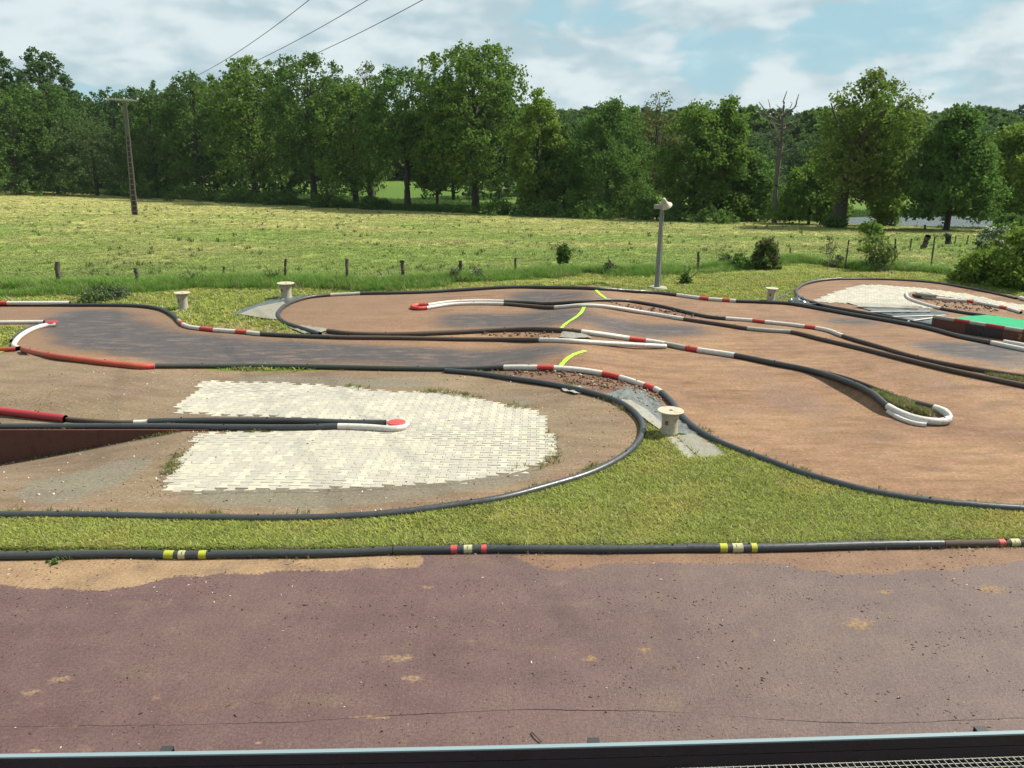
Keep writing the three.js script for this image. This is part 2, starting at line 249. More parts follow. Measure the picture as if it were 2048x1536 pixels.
{ // the earth face behind the wall's drop is in the grid itself; coarse ground carries on outside it
  const xs = range(-140, 140, 2), zs = range(-31, 60, 1);
  const m = new THREE.MeshStandardMaterial({ color: new THREE.Color(0.10, 0.115, 0.03), roughness: 1 });
  solo('ground', gridGeometry(xs, zs, (x, z) => (z > -4 || x < -20 || x > 24), (x, z) => [x, z], -0.012), m, 'plain turf ground reaching out around the track', 'ground', null, 'structure');
}
// ---- tarmac in the foreground, its two lays parted by an open joint
const TAR = { x0: -7.2, x1: 7.2, z0: -9.5, z1: -3.4 };
const FRINGE = [[[-100, 1118], [200, 1116], [640, 1113], [840, 1106], [850, 1128], [835, 1138], [700, 1140], [520, 1146], [430, 1150], [330, 1157], [250, 1178], [180, 1182], [0, 1172], [-100, 1170]], [[1020, 1105], [1300, 1104], [1570, 1102], [2100, 1088], [2100, 1115], [1950, 1135], [1880, 1143], [1700, 1148], [1610, 1142], [1550, 1125], [1200, 1125], [1180, 1138], [1090, 1142], [1040, 1120]]].map(G);
const PATCH = [[1770, 1185, 22, 6], [1715, 1252, 40, 14], [120, 1360, 36, 10], [55, 1388, 26, 9], [140, 1454, 62, 4], [800, 1318, 40, 10], [820, 1358, 30, 8], [745, 1436, 45, 4], [310, 1396, 20, 9], [70, 1503, 12, 4], [1985, 1180, 40, 10], [520, 1487, 12, 5], [1290, 1300, 26, 8], [1180, 1320, 24, 8], [850, 1175, 30, 6]].map(([u, v, a, b]) => { const p = P(u, v), q = P(u + a, v), r = P(u, v - b); return [p.x, p.z, q.x - p.x, p.z - r.z]; });
const fFringe = field(FRINGE, [1, 1]);
function tarColor(x, z, o) {
  const n1 = fbm(x * 0.55, z * 0.8, 4), n2 = fbm(x * 2.3 + 7, z * 3.1, 4), n3 = noise2(x * 33, z * 33), n4 = noise2(x * 78 + 3, z * 78), g = sstep(-0.5, 3.5, x + 1.2 * n1);
  let r = mix(0.086, 0.089, g) + 0.022 * n1 + 0.018 * n2, gg = mix(0.048, 0.057, g) + 0.018 * n1 + 0.013 * n2, b = mix(0.043, 0.049, g) + 0.012 * n1 + 0.010 * n2;
  const rust = sstep(0.18, 0.45, fbm(x * 1.1 + 20, z * 1.6, 4)); r = mix(r, 0.105, rust * 0.6); gg = mix(gg, 0.060, rust * 0.6); b = mix(b, 0.043, rust * 0.6);
  let f0 = 0, f = sstep(0.40, 0.62, fFringe(x, z) + 0.22 * n2 + 0.14 * n1 + 0.30 * fbm(x * 8, z * 8, 3) + 0.20 * n3 + 0.14 * n4);
  for (const [px, pz, a, c] of PATCH) { const d = Math.hypot((x - px) / a, (z - pz) / c); if (d < 2) f0 = Math.max(f0, sstep(1.0, 0.35, d - 1.1 * fbm(x * 9 + 3, z * 14, 4) - 0.9 * n2 + 0.1) * (0.45 + 0.35 * sstep(-0.2, 0.2, n3))); }
  const cl = sstep(0.22, 0.5, fbm(x * 4.1 + 60, z * 5.5, 4)) * 0.45; r = mix(r, 0.15, cl); gg = mix(gg, 0.092, cl); b = mix(b, 0.055, cl);
  const fr = sstep(-1.5, 0.5, x); f *= 1 - 0.25 * fr; f = Math.max(f, f0); r = mix(r, mix(0.215, 0.165, fr * (1 - f0)) + 0.06 * n2, f); gg = mix(gg, mix(0.138, 0.092, fr * (1 - f0)) + 0.04 * n2, f); b = mix(b, mix(0.075, 0.05, fr) + 0.02 * n2, f);
  const ol = sstep(0.12, 0.4, fbm(x * 1.7 + 33, z * 2.6 + 8, 5)) * 0.55; r = mix(r, 0.105, ol); gg = mix(gg, 0.070, ol); b = mix(b, 0.046, ol);
  const s = (1 + 0.24 * n3 + 0.34 * n4 + 0.16 * noise2(x * 15, z * 40) + 0.3 * noise2(x * 47 + 8, z * 60)) * (1 + 0.12 * n2); o[0] = r * s; o[1] = gg * s; o[2] = b * s; o[3] = 1 - f;
}
const tarTex = planTexture(TAR.x0, TAR.x1, TAR.z0, TAR.z1, 2048, 900, tarColor, o => 0.95 - 0.22 * o[3]);
for (const t of [tarTex.map, tarTex.roughnessMap]) t.wrapS = t.wrapT = THREE.MirroredRepeatWrapping;
const tarMat = new THREE.MeshStandardMaterial({ map: tarTex.map, roughnessMap: tarTex.roughnessMap, roughness: 1, bumpMap: withRepeat(earthBump, 14.4 / 0.9, 6.1 / 0.9), bumpScale: 0.006 });
const CRACK_W = G([[-200, 1456], [0, 1455], [100, 1454], [200, 1453], [350, 1452], [450, 1449], [600, 1445], [700, 1438], [780, 1433], [900, 1427], [1060, 1420], [1150, 1422], [1290, 1423], [1400, 1428], [1500, 1437], [1545, 1441], [1650, 1446], [1750, 1448], [1850, 1446], [1920, 1442], [2048, 1438], [2250, 1430]]);
const crackZ = x => lineZ(CRACK_W, x) + 0.012 * noise2(x * 6, 3) + 0.006 * noise2(x * 25, 9), gapOf = x => Math.max(0.0008, 0.005 + 0.010 * noise2(x * 0.9, 5) + 0.004 * noise2(x * 9, 1));
function strip(zA, zB, rows) {
  const xs = range(-14, 14, 0.05), pos = [], uv = [], idx = [];
  xs.forEach((x, i) => { const a = zA(x), b = zB(x); for (let k = 0; k <= rows; k++) { const z = mix(a, b, k / rows); pos.push(x, 0.007 + 0.004 * noise2(x * 2.2, z * 2.2) + 0.002 * noise2(x * 9, z * 9), z); uv.push((x - TAR.x0) / (TAR.x1 - TAR.x0), (z - TAR.z1) / (TAR.z0 - TAR.z1)); } if (i) for (let k = 0; k < rows; k++) { const p = (i - 1) * (rows + 1) + k, q = p + rows + 1; idx.push(p, p + 1, q, q, p + 1, q + 1); } });
  const g = new THREE.BufferGeometry(); g.setAttribute('position', new THREE.Float32BufferAttribute(pos, 3)); g.setAttribute('uv', new THREE.Float32BufferAttribute(uv, 2)); g.setIndex(idx); g.computeVertexNormals(); return g;
}
solo('tarmac', strip(x => frontZ(x) - 0.01, x => crackZ(x) - gapOf(x) / 2, 60), tarMat, 'worn reddish brown surface in front of the nearest pipe', 'tarmac', null, 'structure');
solo('tarmac', strip(x => crackZ(x) + gapOf(x) / 2, () => -3.6, 30), tarMat, 'narrow reddish brown strip between the crack and the black board', 'tarmac', null, 'structure');
{ const g = new THREE.PlaneGeometry(30, 6); g.rotateX(-Math.PI / 2); g.translate(0, -0.03, -6.2); solo('subsoil', g, new THREE.MeshStandardMaterial({ color: new THREE.Color(0.05, 0.032, 0.025), roughness: 1 }), 'dark soil at the bottom of the crack', 'soil', null, 'structure'); }

// ---- meadow beyond the fence, the valley and the hills
{
  const grass = tile(512, (u, v, o) => { const a = tn(u, v, 14), b = tn(u, v, 40, 5), c = tn(u, v, 90, 9), k = 1 + 0.20 * a + 0.26 * b + 0.22 * c; o[0] = 0.60 * k; o[1] = 0.60 * k; o[2] = 0.60 * k; return null; }, true);
  const make = (ds, name, label, cat, wood) => {
    const pos = [], uv = [], col = [], idx = [], n = 220;
    ds.forEach((d, j) => { const half = 34 + d * 1.0; for (let i = 0; i <= n; i++) {
      const x = mix(-half, half, i / n), z = -d, y = height(x, z); pos.push(x, y, z); uv.push(x / 7, z / 11);
      const a = fbm(x * 0.09, z * 0.14, 4), b = fbm(x * 0.5 + 30, z * 0.9, 4), k = fbm(x * 0.03 + 11, z * 0.05, 3), yel = sstep(-0.15, 0.4, a + 0.45 * b + 0.012 * (d - 44) - 0.1);
      const edge = sstep(3, -2, d - 28.5) * 0, red = sstep(0.2, 0.45, b - 0.2 * a) * sstep(60, 35, d) * 0.5;
      let r = mix(0.165, 0.30, yel), g = mix(0.22, 0.29, yel), bl = mix(0.05, 0.10, yel);
      r = mix(r, 0.26, red); g = mix(g, 0.19, red); bl = mix(bl, 0.09, red);
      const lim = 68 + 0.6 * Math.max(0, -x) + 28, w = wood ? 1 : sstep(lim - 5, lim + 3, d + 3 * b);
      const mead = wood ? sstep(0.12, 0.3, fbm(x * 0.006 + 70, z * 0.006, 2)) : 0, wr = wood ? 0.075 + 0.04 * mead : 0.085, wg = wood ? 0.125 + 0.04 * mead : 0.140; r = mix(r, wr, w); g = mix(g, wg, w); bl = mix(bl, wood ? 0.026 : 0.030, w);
      col.push(r / 0.6, g / 0.6, bl / 0.6);
      if (j && i) { const p = (j - 1) * (n + 1) + i - 1, q = p + n + 1; idx.push(p, p + 1, q, p + 1, q + 1, q); }
    } });
    const g = new THREE.BufferGeometry(); g.setAttribute('position', new THREE.Float32BufferAttribute(pos, 3)); g.setAttribute('uv', new THREE.Float32BufferAttribute(uv, 2)); g.setAttribute('color', new THREE.Float32BufferAttribute(col, 3)); g.setIndex(idx); g.computeVertexNormals();
    solo(name, g, new THREE.MeshPhysicalMaterial({ map: grass, vertexColors: true, roughness: 1, specularIntensity: 0.12 }), label, cat, null, 'structure');
  };
  const d1 = [30.98]; while (d1.at(-1) < 130) d1.push(d1.at(-1) + 0.35 + (d1.at(-1) - 31) * 0.012); const d2 = [d1.at(-1)]; while (d2.at(-1) < 1500) d2.push(d2.at(-1) * 1.035);
  make(d1, 'meadow', 'pale yellow green grazing meadow between the fence and the wood', 'meadow', false);
  make(d2, 'hills', 'green valley and low hills behind the wood', 'hills', true);
  const water = new THREE.CircleGeometry(1, 48); water.rotateX(-Math.PI / 2); water.scale(13, 1, 8.8);
  const wn = tile(256, (u, v) => 0.5 + 0.3 * tn(u, v, 10) + 0.2 * tn(u, v, 27, 4), false, [14, 5]);
  const wm = solo('pond', water, new THREE.MeshStandardMaterial({ color: new THREE.Color(0.09, 0.10, 0.095), roughness: 0.2, metalness: 0, bumpMap: wn, bumpScale: 0.08 }), 'pale pond shining behind the trees at the meadow corner', 'pond', null, 'structure');
  wm.position.set(45, -2.85, -85);
}

// ---------------------------------------------------------------- materials of the small things
const grime = tile(256, (u, v, o) => { const a = tn(u, v, 7), b = tn(u, v, 23, 3), c = tn(u, v, 60, 8), s = sstep(0.18, 0.5, a + 0.7 * b), k = 0.82 + 0.18 * a + 0.20 * b + 0.16 * c; o[0] = k * (1 - 0.22 * s); o[1] = k * (0.97 - 0.34 * s); o[2] = k * (0.94 - 0.44 * s); return null; }, true);
const scuff = tile(256, (u, v) => 0.62 + 0.3 * tn(u, v, 12) + 0.2 * tn(u, v, 50, 2));
const std = (r, g, b, rough = 0.8, extra = {}) => new THREE.MeshStandardMaterial({ color: new THREE.Color(r, g, b), roughness: rough, map: grime, ...extra });
const M = {
  black: std(0.046, 0.052, 0.056, 0.62, { roughnessMap: scuff }), dark: std(0.034, 0.036, 0.036, 0.8, { roughnessMap: scuff }), dusty: std(0.085, 0.062, 0.050, 0.9), green: std(0.036, 0.052, 0.042, 0.75, { roughnessMap: scuff }),
  white: std(0.60, 0.59, 0.56, 0.55), red: std(0.50, 0.045, 0.032, 0.55), orange: std(0.40, 0.075, 0.035, 0.6), crimson: std(0.36, 0.025, 0.035, 0.55), pale: std(0.33, 0.34, 0.30, 0.7),
  yellow: std(0.44, 0.46, 0.03, 0.7), pinkred: std(0.52, 0.07, 0.07, 0.65), label: std(0.50, 0.48, 0.28, 0.7), hole: std(0.008, 0.008, 0.008, 0.9),
  cream: std(0.46, 0.42, 0.32, 0.6), creamDark: std(0.42, 0.39, 0.31, 0.7), neon: std(0.48, 0.70, 0.02, 0.8),
  concrete: std(0.15, 0.14, 0.13, 0.9, { bumpMap: scuff, bumpScale: 0.004 }), metal: std(0.34, 0.36, 0.36, 0.5, { metalness: 0.3 }), wood: std(0.105, 0.088, 0.068, 0.95, { bumpMap: scuff, bumpScale: 0.006 }), darkWood: std(0.055, 0.045, 0.038, 0.95, { bumpMap: scuff, bumpScale: 0.006 }),
  rust: std(0.115, 0.042, 0.030, 0.85, { bumpMap: scuff, bumpScale: 0.004 }), board: std(0.020, 0.020, 0.030, 0.6, { roughnessMap: scuff }), brightStrip: new THREE.MeshStandardMaterial({ color: new THREE.Color(0.17, 0.23, 0.25), roughness: 0.5 }), carpet: std(0.005, 0.33, 0.14, 0.95),
  mat: std(0.235, 0.235, 0.195, 0.9, { bumpMap: scuff, bumpScale: 0.003 }), matDark: std(0.075, 0.095, 0.098, 0.42, { roughnessMap: scuff }), matMid: std(0.145, 0.165, 0.16, 0.42), paleSheet: std(0.30, 0.30, 0.26, 0.8),
};
// ---------------------------------------------------------------- pipes lying on the ground
function tubeBetween(curve, t0, t1, r, segs, radial, capA, capB, wob = 0) {
  const pos = [], nor = [], uv = [], idx = [], C = new THREE.Vector3(), T = new THREE.Vector3(), S = new THREE.Vector3(), U = new THREE.Vector3(), up = new THREE.Vector3(0, 1, 0);
  let len = 0, last = null;
  for (let i = 0; i <= segs; i++) {
    const t = mix(t0, t1, i / segs); curve.getPoint(t, C); curve.getTangent(t, T); S.crossVectors(T, up).normalize(); U.crossVectors(S, T).normalize();
    if (last) len += C.distanceTo(last); last = C.clone();
    const rr = r * (1 + wob * noise2(len * 5, t0 * 40));
    for (let k = 0; k <= radial; k++) { const a = 2 * Math.PI * k / radial, c = Math.cos(a), s = Math.sin(a), nx = S.x * c + U.x * s, ny = S.y * c + U.y * s, nz = S.z * c + U.z * s; pos.push(C.x + nx * rr, C.y + ny * rr, C.z + nz * rr); nor.push(nx, ny, nz); uv.push(len / 0.8, k / radial); }
    if (i) for (let k = 0; k < radial; k++) { const p = (i - 1) * (radial + 1) + k, q = p + radial + 1; idx.push(p, q, p + 1, q, q + 1, p + 1); }
  }
  const ends = [[capA, 0, -1], [capB, segs, 1]];
  for (const [on, row, sgn] of ends) if (on) {
    const t = row ? t1 : t0, base = pos.length / 3; curve.getPoint(t, C); curve.getTangent(t, T).multiplyScalar(sgn);
    pos.push(C.x - T.x * 0.02, C.y - T.y * 0.02, C.z - T.z * 0.02); nor.push(T.x, T.y, T.z); uv.push(0, 0);
    for (let k = 0; k <= radial; k++) { const q = (row * (radial + 1) + k) * 3; pos.push(pos[q], pos[q + 1], pos[q + 2]); nor.push(T.x, T.y, T.z); uv.push(0, 0); }
    for (let k = 0; k < radial; k++) sgn > 0 ? idx.push(base, base + 1 + k, base + 2 + k) : idx.push(base, base + 2 + k, base + 1 + k);
  }
  const g = new THREE.BufferGeometry(); g.setAttribute('position', new THREE.Float32BufferAttribute(pos, 3)); g.setAttribute('normal', new THREE.Float32BufferAttribute(nor, 3)); g.setAttribute('uv', new THREE.Float32BufferAttribute(uv, 2)); g.setIndex(idx); return g;
}
const SEC = { black: 'pipe_wall', dark: 'pipe_wall', dusty: 'pipe_wall', green: 'pipe_wall', pale: 'pipe_wall', white: 'white_section', red: 'red_section', orange: 'orange_section', crimson: 'red_section' };
// runs: ['colour', [[u, v], ...]] in order; neighbouring runs join up
function pipe(label, runs, { r = 0.05, group, bolts = 0, lift, name = 'drain_pipe', bands = [] } = {}) {
  const o = thing(name, label, 'pipe', [0, 0, 0], group), pts = [], marks = [];
  for (const [c, ps] of runs) { const a = pts.length ? pts.length - 1 : 0; for (const [u, v, l] of ps) pts.push(P(u, v, l ?? lift ?? r * 0.86)); marks.push([c, a, pts.length - 1]); }
  const origin = pts[0].clone().setY(height(pts[0].x, pts[0].z)); o.position.copy(origin);
  const curve = new THREE.CatmullRomCurve3(pts.map(p => p.clone().sub(origin)), false, 'centripetal'), n = pts.length - 1;
  const secs = [];
  marks.forEach(([c, a, b], k) => {
    let len = 0; for (let i = a; i < b; i++) len += pts[i].distanceTo(pts[i + 1]);
    const painted = !['black', 'dark', 'dusty', 'green'].includes(c), rr = painted ? r * 1.04 : r, g = tubeBetween(curve, a / n, b / n, rr, Math.max(2, Math.min(260, Math.ceil(len / 0.12))), 14, true, true, 0.05);
    secs.push([part(SEC[c], g, M[c], o), a / n, b / n]);
  });
  for (const [u, v, c, w] of bands) {                                   // painted bands and paper labels round the pipe
    const q = P(u, v, lift ?? r * 0.86).sub(origin); let best = 0, bd = 1e9; for (let i = 0; i <= 2000; i++) { const d = curve.getPoint(i / 2000).distanceTo(q); if (d < bd) { bd = d; best = i / 2000; } }
    const L = curve.getLength(), dt = w / L / 2;
    if (c === 'label') { part('paper_label', tubeBetween(curve, best - dt, best + dt, r * 1.05, 4, 16, false, false), labelMat, o); } else part('paint_band', tubeBetween(curve, best - dt, best + dt, r * 1.035, 4, 16, false, false, 0.02), M[c], o);
  }
  if (bolts) { const L = curve.getLength(), rg = rngOf(Math.round(Math.abs(origin.x * 1000)) + 5); for (let s = bolts * (0.3 + 0.4 * rg()); s < L; s += bolts * (0.8 + 0.4 * rg())) { const t = s / L, p = curve.getPointAt(t), g = new THREE.CylinderGeometry(0.012, 0.014, 0.014, 8); g.rotateX(0.5 * (rg() - 0.3)); g.translate(p.x, p.y + r * 1.06, p.z + (rg() - 0.3) * 0.02); const ut = curve.getUtoTmapping(t), sec = secs.find(q => ut <= q[2]) || secs.at(-1); part('bolt', g, M.hole, sec[0]); } }
  return o;
}
const labelMat = (() => {
  const c = document.createElement('canvas'); c.width = 128; c.height = 256; const x = c.getContext('2d'); x.fillStyle = '#a8a27a'; x.fillRect(0, 0, 128, 256); x.fillStyle = '#4a4a3a';
  for (const [a, b, w, h] of [[20, 30, 30, 8], [30, 30, 8, 60], [20, 82, 30, 8], [66, 30, 40, 8], [66, 56, 30, 8], [66, 82, 40, 8], [66, 30, 8, 60], [20, 150, 30, 8], [30, 150, 8, 60], [66, 150, 40, 8], [66, 176, 30, 8]]) x.fillRect(a, b, w, h);
  const t = new THREE.CanvasTexture(c); t.colorSpace = THREE.SRGBColorSpace; t.wrapS = t.wrapT = THREE.RepeatWrapping; t.repeat.set(5, 2); return new THREE.MeshStandardMaterial({ map: t, roughness: 0.7 });
})();

// the front pipe is laid in four lengths
const FP = { group: 'black pipe lengths along the brown surface', bolts: 2.1 };
pipe('black pipe length with two yellow bands, bordering the brown surface', [['black', PIPE_FRONT.slice(0, 8)]], { ...FP, bands: [[340, 1109, 'yellow', 0.12], [366, 1109, 'label', 0.085], [407, 1109, 'yellow', 0.09]] });
pipe('black pipe length with two pink red bands in front of the lawn', [['black', [[788, 1101], ...PIPE_FRONT.slice(8, 12)]]], { ...FP, bands: [[908, 1099, 'pinkred', 0.07], [936, 1099, 'label', 0.09], [968, 1099, 'pinkred', 0.055]] });
pipe('black pipe length with two yellow bands, its sunlit top paler', [['black', [[1374, 1096], ...PIPE_FRONT.slice(12, 17)]]], { ...FP, r: 0.054, bands: [[1446, 1096, 'yellow', 0.07], [1474, 1096, 'label', 0.10], [1507, 1096, 'yellow', 0.065]] });
pipe('dusty pipe length ending with one red band and a paper label', [['dusty', [[1888, 1088], ...PIPE_FRONT.slice(17)]]], { ...FP, r: 0.046, bands: [[2003, 1087, 'pinkred', 0.09], [2030, 1087, 'label', 0.12]] });
// the loop round the light paving
pipe('long black pipe looping round the large cream paving', [['black', PIPE_LOOP]], { r: 0.053, bolts: 2.6 });
pipe('dark pipe with red and white sections curving past the large cable drum', [['dark', PIPE_KERB.slice(0, 2)], ['green', PIPE_KERB.slice(2, 7)], ['dark', PIPE_KERB.slice(7, 9)], ['white', [PIPE_KERB[9]]], ['red', [PIPE_KERB[10]]], ['white', PIPE_KERB.slice(11, 13)], ['red', [PIPE_KERB[13]]], ['white', [PIPE_KERB[14]]], ['red', [PIPE_KERB[15]]], ['white', [PIPE_KERB[16]]], ['black', PIPE_KERB.slice(17)]], { r: 0.055, bolts: 2.3 });
// the divider on the paving and above the wall
pipe('thick crimson corrugated pipe end beside the brown bank', [['crimson', [[-140, 806], [0, 822], [60, 829], [110, 835], [131, 838]]]], { r: 0.066, name: 'corrugated_pipe', bolts: 1.2 });
pipe('muddy black pipe between crimson pipe and short white sleeve', [['dusty', [[131, 838], [180, 842], [230, 845], [268, 845]]], ['white', [[297, 844]]]], { r: 0.042 });
pipe('upper black pipe of the divider ending at the red disc on the paving', [['black', [[297, 843], [345, 842], [400, 841], [500, 841], [600, 842], [690, 845], [772, 846]]]], { r: 0.055, bolts: 1.6 });
pipe('lower black pipe along the wall top with white bent end', [['black', [[-140, 854], [0, 853], [150, 853], [330, 853], [400, 854], [500, 855], [600, 855], [676, 853]]], ['white', [[740, 855], [785, 858], [803, 855], [813, 848]]]], { r: 0.055, bolts: 1.9 });
// left corner
pipe('orange red corrugated pipe sagging along the left lane', [['orange', [[46, 699], [100, 711], [180, 722], [240, 729], [285, 733]]], ['red', [[308, 732]]]], { r: 0.064, name: 'corrugated_pipe', bolts: 1.5 });
pipe('short orange pipe end beside the white curved pipe', [['orange', [[-120, 699], [0, 699], [33, 698]]]], { r: 0.055, name: 'corrugated_pipe' });
pipe('white curved pipe bending down from the magenta red disc', [['white', [[111, 649], [90, 651], [68, 657], [45, 669], [30, 684], [28, 692], [38, 697]]]], { r: 0.055 });
pipe('dark pipe behind the white curved pipe', [['dark', [[84, 649], [60, 656], [38, 668], [24, 682]]]], { r: 0.045 });
pipe('straight white pipe lying left of the magenta red disc', [['white', [[-120, 645], [0, 645], [88, 644]]]], { r: 0.052 });
pipe('black pipe under the red and white pipe at the far left lane', [['dark', [[-140, 609], [0, 609], [138, 610], [200, 610], [280, 612], [320, 618], [348, 632], [357, 641]]], ['pale', [[361, 645]]], ['red', [[366, 649]]], ['white', [[380, 654], [401, 657]]], ['red', [[428, 660]]], ['white', [[472, 663]]], ['red', [[495, 665]]], ['white', [[522, 668]]], ['dark', [[600, 672], [660, 674]]], ['dusty', [[700, 675], [800, 676], [900, 678], [1000, 679], [1080, 680]]], ['white', [[1140, 682], [1200, 686], [1332, 693]]]], { r: 0.054, bolts: 2.4 });
pipe('straight pipe painted red and white at the far left verge', [['red', [[-120, 606], [15, 606]]], ['white', [[140, 606]]]], { r: 0.056, lift: 0.1 });
// middle divider and its white hairpin
pipe('brown dusted pipe over the jumps ending in a white hairpin bend', [['dusty', [[655, 662], [700, 667], [760, 669], [820, 668], [900, 665], [1000, 660], [1060, 658], [1115, 660], [1163, 664]]], ['white', [[1210, 670], [1258, 677]]], ['red', [[1292, 682]]], ['white', [[1330, 688]]], ['pale', [[1372, 696]]], ['red', [[1396, 700]]], ['white', [[1470, 711]]], ['dark', [[1550, 727], [1620, 741], [1700, 766], [1745, 788], [1776, 813]]], ['white', [[1810, 830], [1850, 841], [1885, 843], [1898, 835], [1890, 824], [1868, 816]]], ['dusty', [[1834, 807]]]], { r: 0.062, bolts: 2.6 });
pipe('thin dark pipe on the far side of the hairpin island', [['dusty', [[1640, 742], [1700, 758], [1780, 788], [1826, 807]]]], { r: 0.034 });
pipe('second white pipe tucked under the white hairpin bend', [['white', [[1776, 823], [1800, 837], [1830, 847], [1853, 850]]]], { r: 0.04, lift: 0.03 });
// far island
pipe('upper white pipe of the far island beside the bright red end piece', [['white', [[856, 610], [900, 604], [960, 602], [1008, 603]]], ['green', [[1060, 605], [1090, 607]]], ['dark', [[1120, 606], [1150, 604], [1210, 600], [1260, 602], [1320, 612], [1380, 626], [1420, 634], [1452, 637]]], ['white', [[1505, 641]]], ['red', [[1530, 644]]], ['white', [[1570, 648], [1610, 653]]], ['red', [[1632, 656]]], ['white', [[1660, 662], [1686, 672]]], ['dusty', [[1750, 691], [1850, 719], [1950, 738], [2048, 753], [2200, 775]]]], { r: 0.05, bolts: 3 });
pipe('lower white pipe of the far island running into brown pipe', [['white', [[852, 616], [900, 609], [950, 607], [1008, 608]]], ['dusty', [[1060, 612], [1110, 615]]], ['white', [[1160, 611], [1210, 613], [1300, 627], [1368, 638]]], ['dusty', [[1450, 650], [1495, 657]]], ['pale', [[1540, 661], [1582, 664]]], ['dusty', [[1650, 680], [1720, 696], [1800, 716], [1900, 740], [2048, 771], [2200, 800]]]], { r: 0.053, bolts: 3 });
pipe('bright red looped pipe end at the tip of the far island', [['red', [[856, 610], [835, 610], [824, 614], [835, 617], [854, 616]]]], { r: 0.06, name: 'pipe_end' });
// far loops
pipe('dark pipe round the far left bend, red and white beyond the lamp pole', [['dark', [[640, 668], [605, 657], [572, 646], [557, 634], [560, 620], [580, 606], [620, 594], [660, 590]]], ['pale', [[700, 588], [720, 587]]], ['dark', [[780, 586], [850, 584], [900, 581], [950, 578], [1000, 575], [1050, 574], [1120, 575], [1190, 577], [1250, 581], [1310, 585], [1354, 590]]], ['white', [[1400, 596]]], ['red', [[1418, 598]]], ['white', [[1445, 600]]], ['red', [[1460, 601]]], ['white', [[1472, 602]]], ['dark', [[1530, 604], [1580, 607], [1640, 617], [1700, 628], [1800, 645], [1860, 657], [1920, 673], [1984, 686]]], ['white', [[2048, 699], [2180, 722]]]], { r: 0.055, bolts: 3.2 });
pipe('dark pipe curling round the far corner by the pale paving', [['dark', [[1682, 557], [1640, 561], [1612, 567], [1596, 576], [1592, 586], [1602, 597], [1616, 602]]], ['red', [[1622, 604]]], ['dark', [[1650, 612], [1700, 621], [1800, 639], [1866, 652]]]], { r: 0.05 });
pipe('thin dark pipe on the far rim of the pale paving', [['dark', [[1680, 558], [1750, 558], [1850, 563], [1930, 575], [2000, 589], [2034, 597]]]], { r: 0.036 });
pipe('white pipe end on the rim of the far paving', [['white', [[2040, 596], [2070, 604], [2120, 618]]]], { r: 0.06 });
pipe('white pipe on the near side of the far earth island', [['white', [[1812, 587], [1818, 597], [1845, 607], [1882, 617]]], ['dark', [[1920, 624], [1990, 634]]]], { r: 0.045 });
pipe('pipe with two red sections on the far side of the earth island', [['dark', [[1826, 590], [1845, 594]]], ['white', [[1885, 598], [1934, 602]]], ['red', [[1948, 604]]], ['white', [[2000, 614]]], ['red', [[2015, 617]]], ['white', [[2042, 625]]]], { r: 0.045 });
pipe('short loose white pipe lying on the far earth island', [['pale', [[1832, 587], [1850, 590], [1873, 592]]]], { r: 0.05, lift: 0.12 });
pipe('white pipe lying in front of the brown ramp wall', [['white', [[2008, 683], [2048, 690], [2160, 709]]]], { r: 0.045, lift: 0.09 });
pipe('small dark pipe stub behind the small cable drum on the right', [['dark', [[1548, 600], [1566, 592], [1580, 586]]]], { r: 0.04 });

// ---------------------------------------------------------------- paving of interlocking concrete blocks
function paverGeometry(L = 0.2, pitch = 0.142, a = 0.021, hgt = 0.05, seed = 0) {
  const rg = rngOf(seed + 900), j = 0.0025, hw = pitch / 2 - j, hl = L / 2 - j, zs = [-1, -0.66, -0.34, 0.34, 0.66, 1], sg = [1, 1, -1, -1, 1, 1];
  const prof = zs.map((z, i) => [hw + a * sg[i], z * hl]), mirror = zs.map((z, i) => [-(hw - a * sg[i]), z * hl]);
  // right side runs outward where the left side runs inward, so that half-shifted columns fit
  const right = prof, left = prof.map(([x, z]) => [-x, z]).reverse();
  const ring = [...right, ...left], c = 0.004, pos = [], idx = [], n = ring.length, jit = () => (rg() - 0.5) * 0.002;
  const dip = [jit(), jit()];
  for (const [x, z] of ring) pos.push(x, -hgt, z);
  for (const [x, z] of ring) pos.push(x + jit(), -c, z + jit());
  for (const [x, z] of ring) pos.push(x * (1 - c / hw), 0, z * (1 - c / hl));
  for (let r = 0; r < 2; r++) for (let i = 0; i < n; i++) { const k = (i + 1) % n; idx.push(r * n + i, r * n + n + i, r * n + k, r * n + k, r * n + n + i, r * n + n + k); }
  const o = 2 * n; for (let i = 0; i < 5; i++) { const b = n - 1 - i; idx.push(o + i, o + b, o + i + 1, o + i + 1, o + b, o + b - 1); }
  let g = new THREE.BufferGeometry(); g.setAttribute('position', new THREE.Float32BufferAttribute(pos, 3)); g.setIndex(idx); g = g.toNonIndexed(); g.computeVertexNormals();
  const p = g.attributes.position, uv = new Float32Array(p.count * 2), u0 = rg(), v0 = rg(); for (let i = 0; i < p.count; i++) { uv[2 * i] = u0 + p.getX(i) * 1.3; uv[2 * i + 1] = v0 + p.getZ(i) * 1.3; } g.setAttribute('uv', new THREE.BufferAttribute(uv, 2)); return g;
}
const stone = tile(256, (u, v, o) => { const a = tn(u, v, 8), b = tn(u, v, 40, 3), c = tn(u, v, 90, 6), k = 0.90 + 0.10 * a + 0.10 * b + 0.10 * c; o[0] = k; o[1] = k * 0.995; o[2] = k * 0.97; return null; }, true);
const PAVER_MATS = [[0.415, 0.390, 0.318], [0.395, 0.370, 0.300], [0.368, 0.340, 0.288], [0.352, 0.330, 0.285], [0.425, 0.40, 0.328], [0.335, 0.312, 0.268], [0.378, 0.342, 0.285]].map(c => new THREE.MeshStandardMaterial({ color: new THREE.Color(...c), roughness: 0.9, map: stone, bumpMap: stone, bumpScale: 0.003 }));
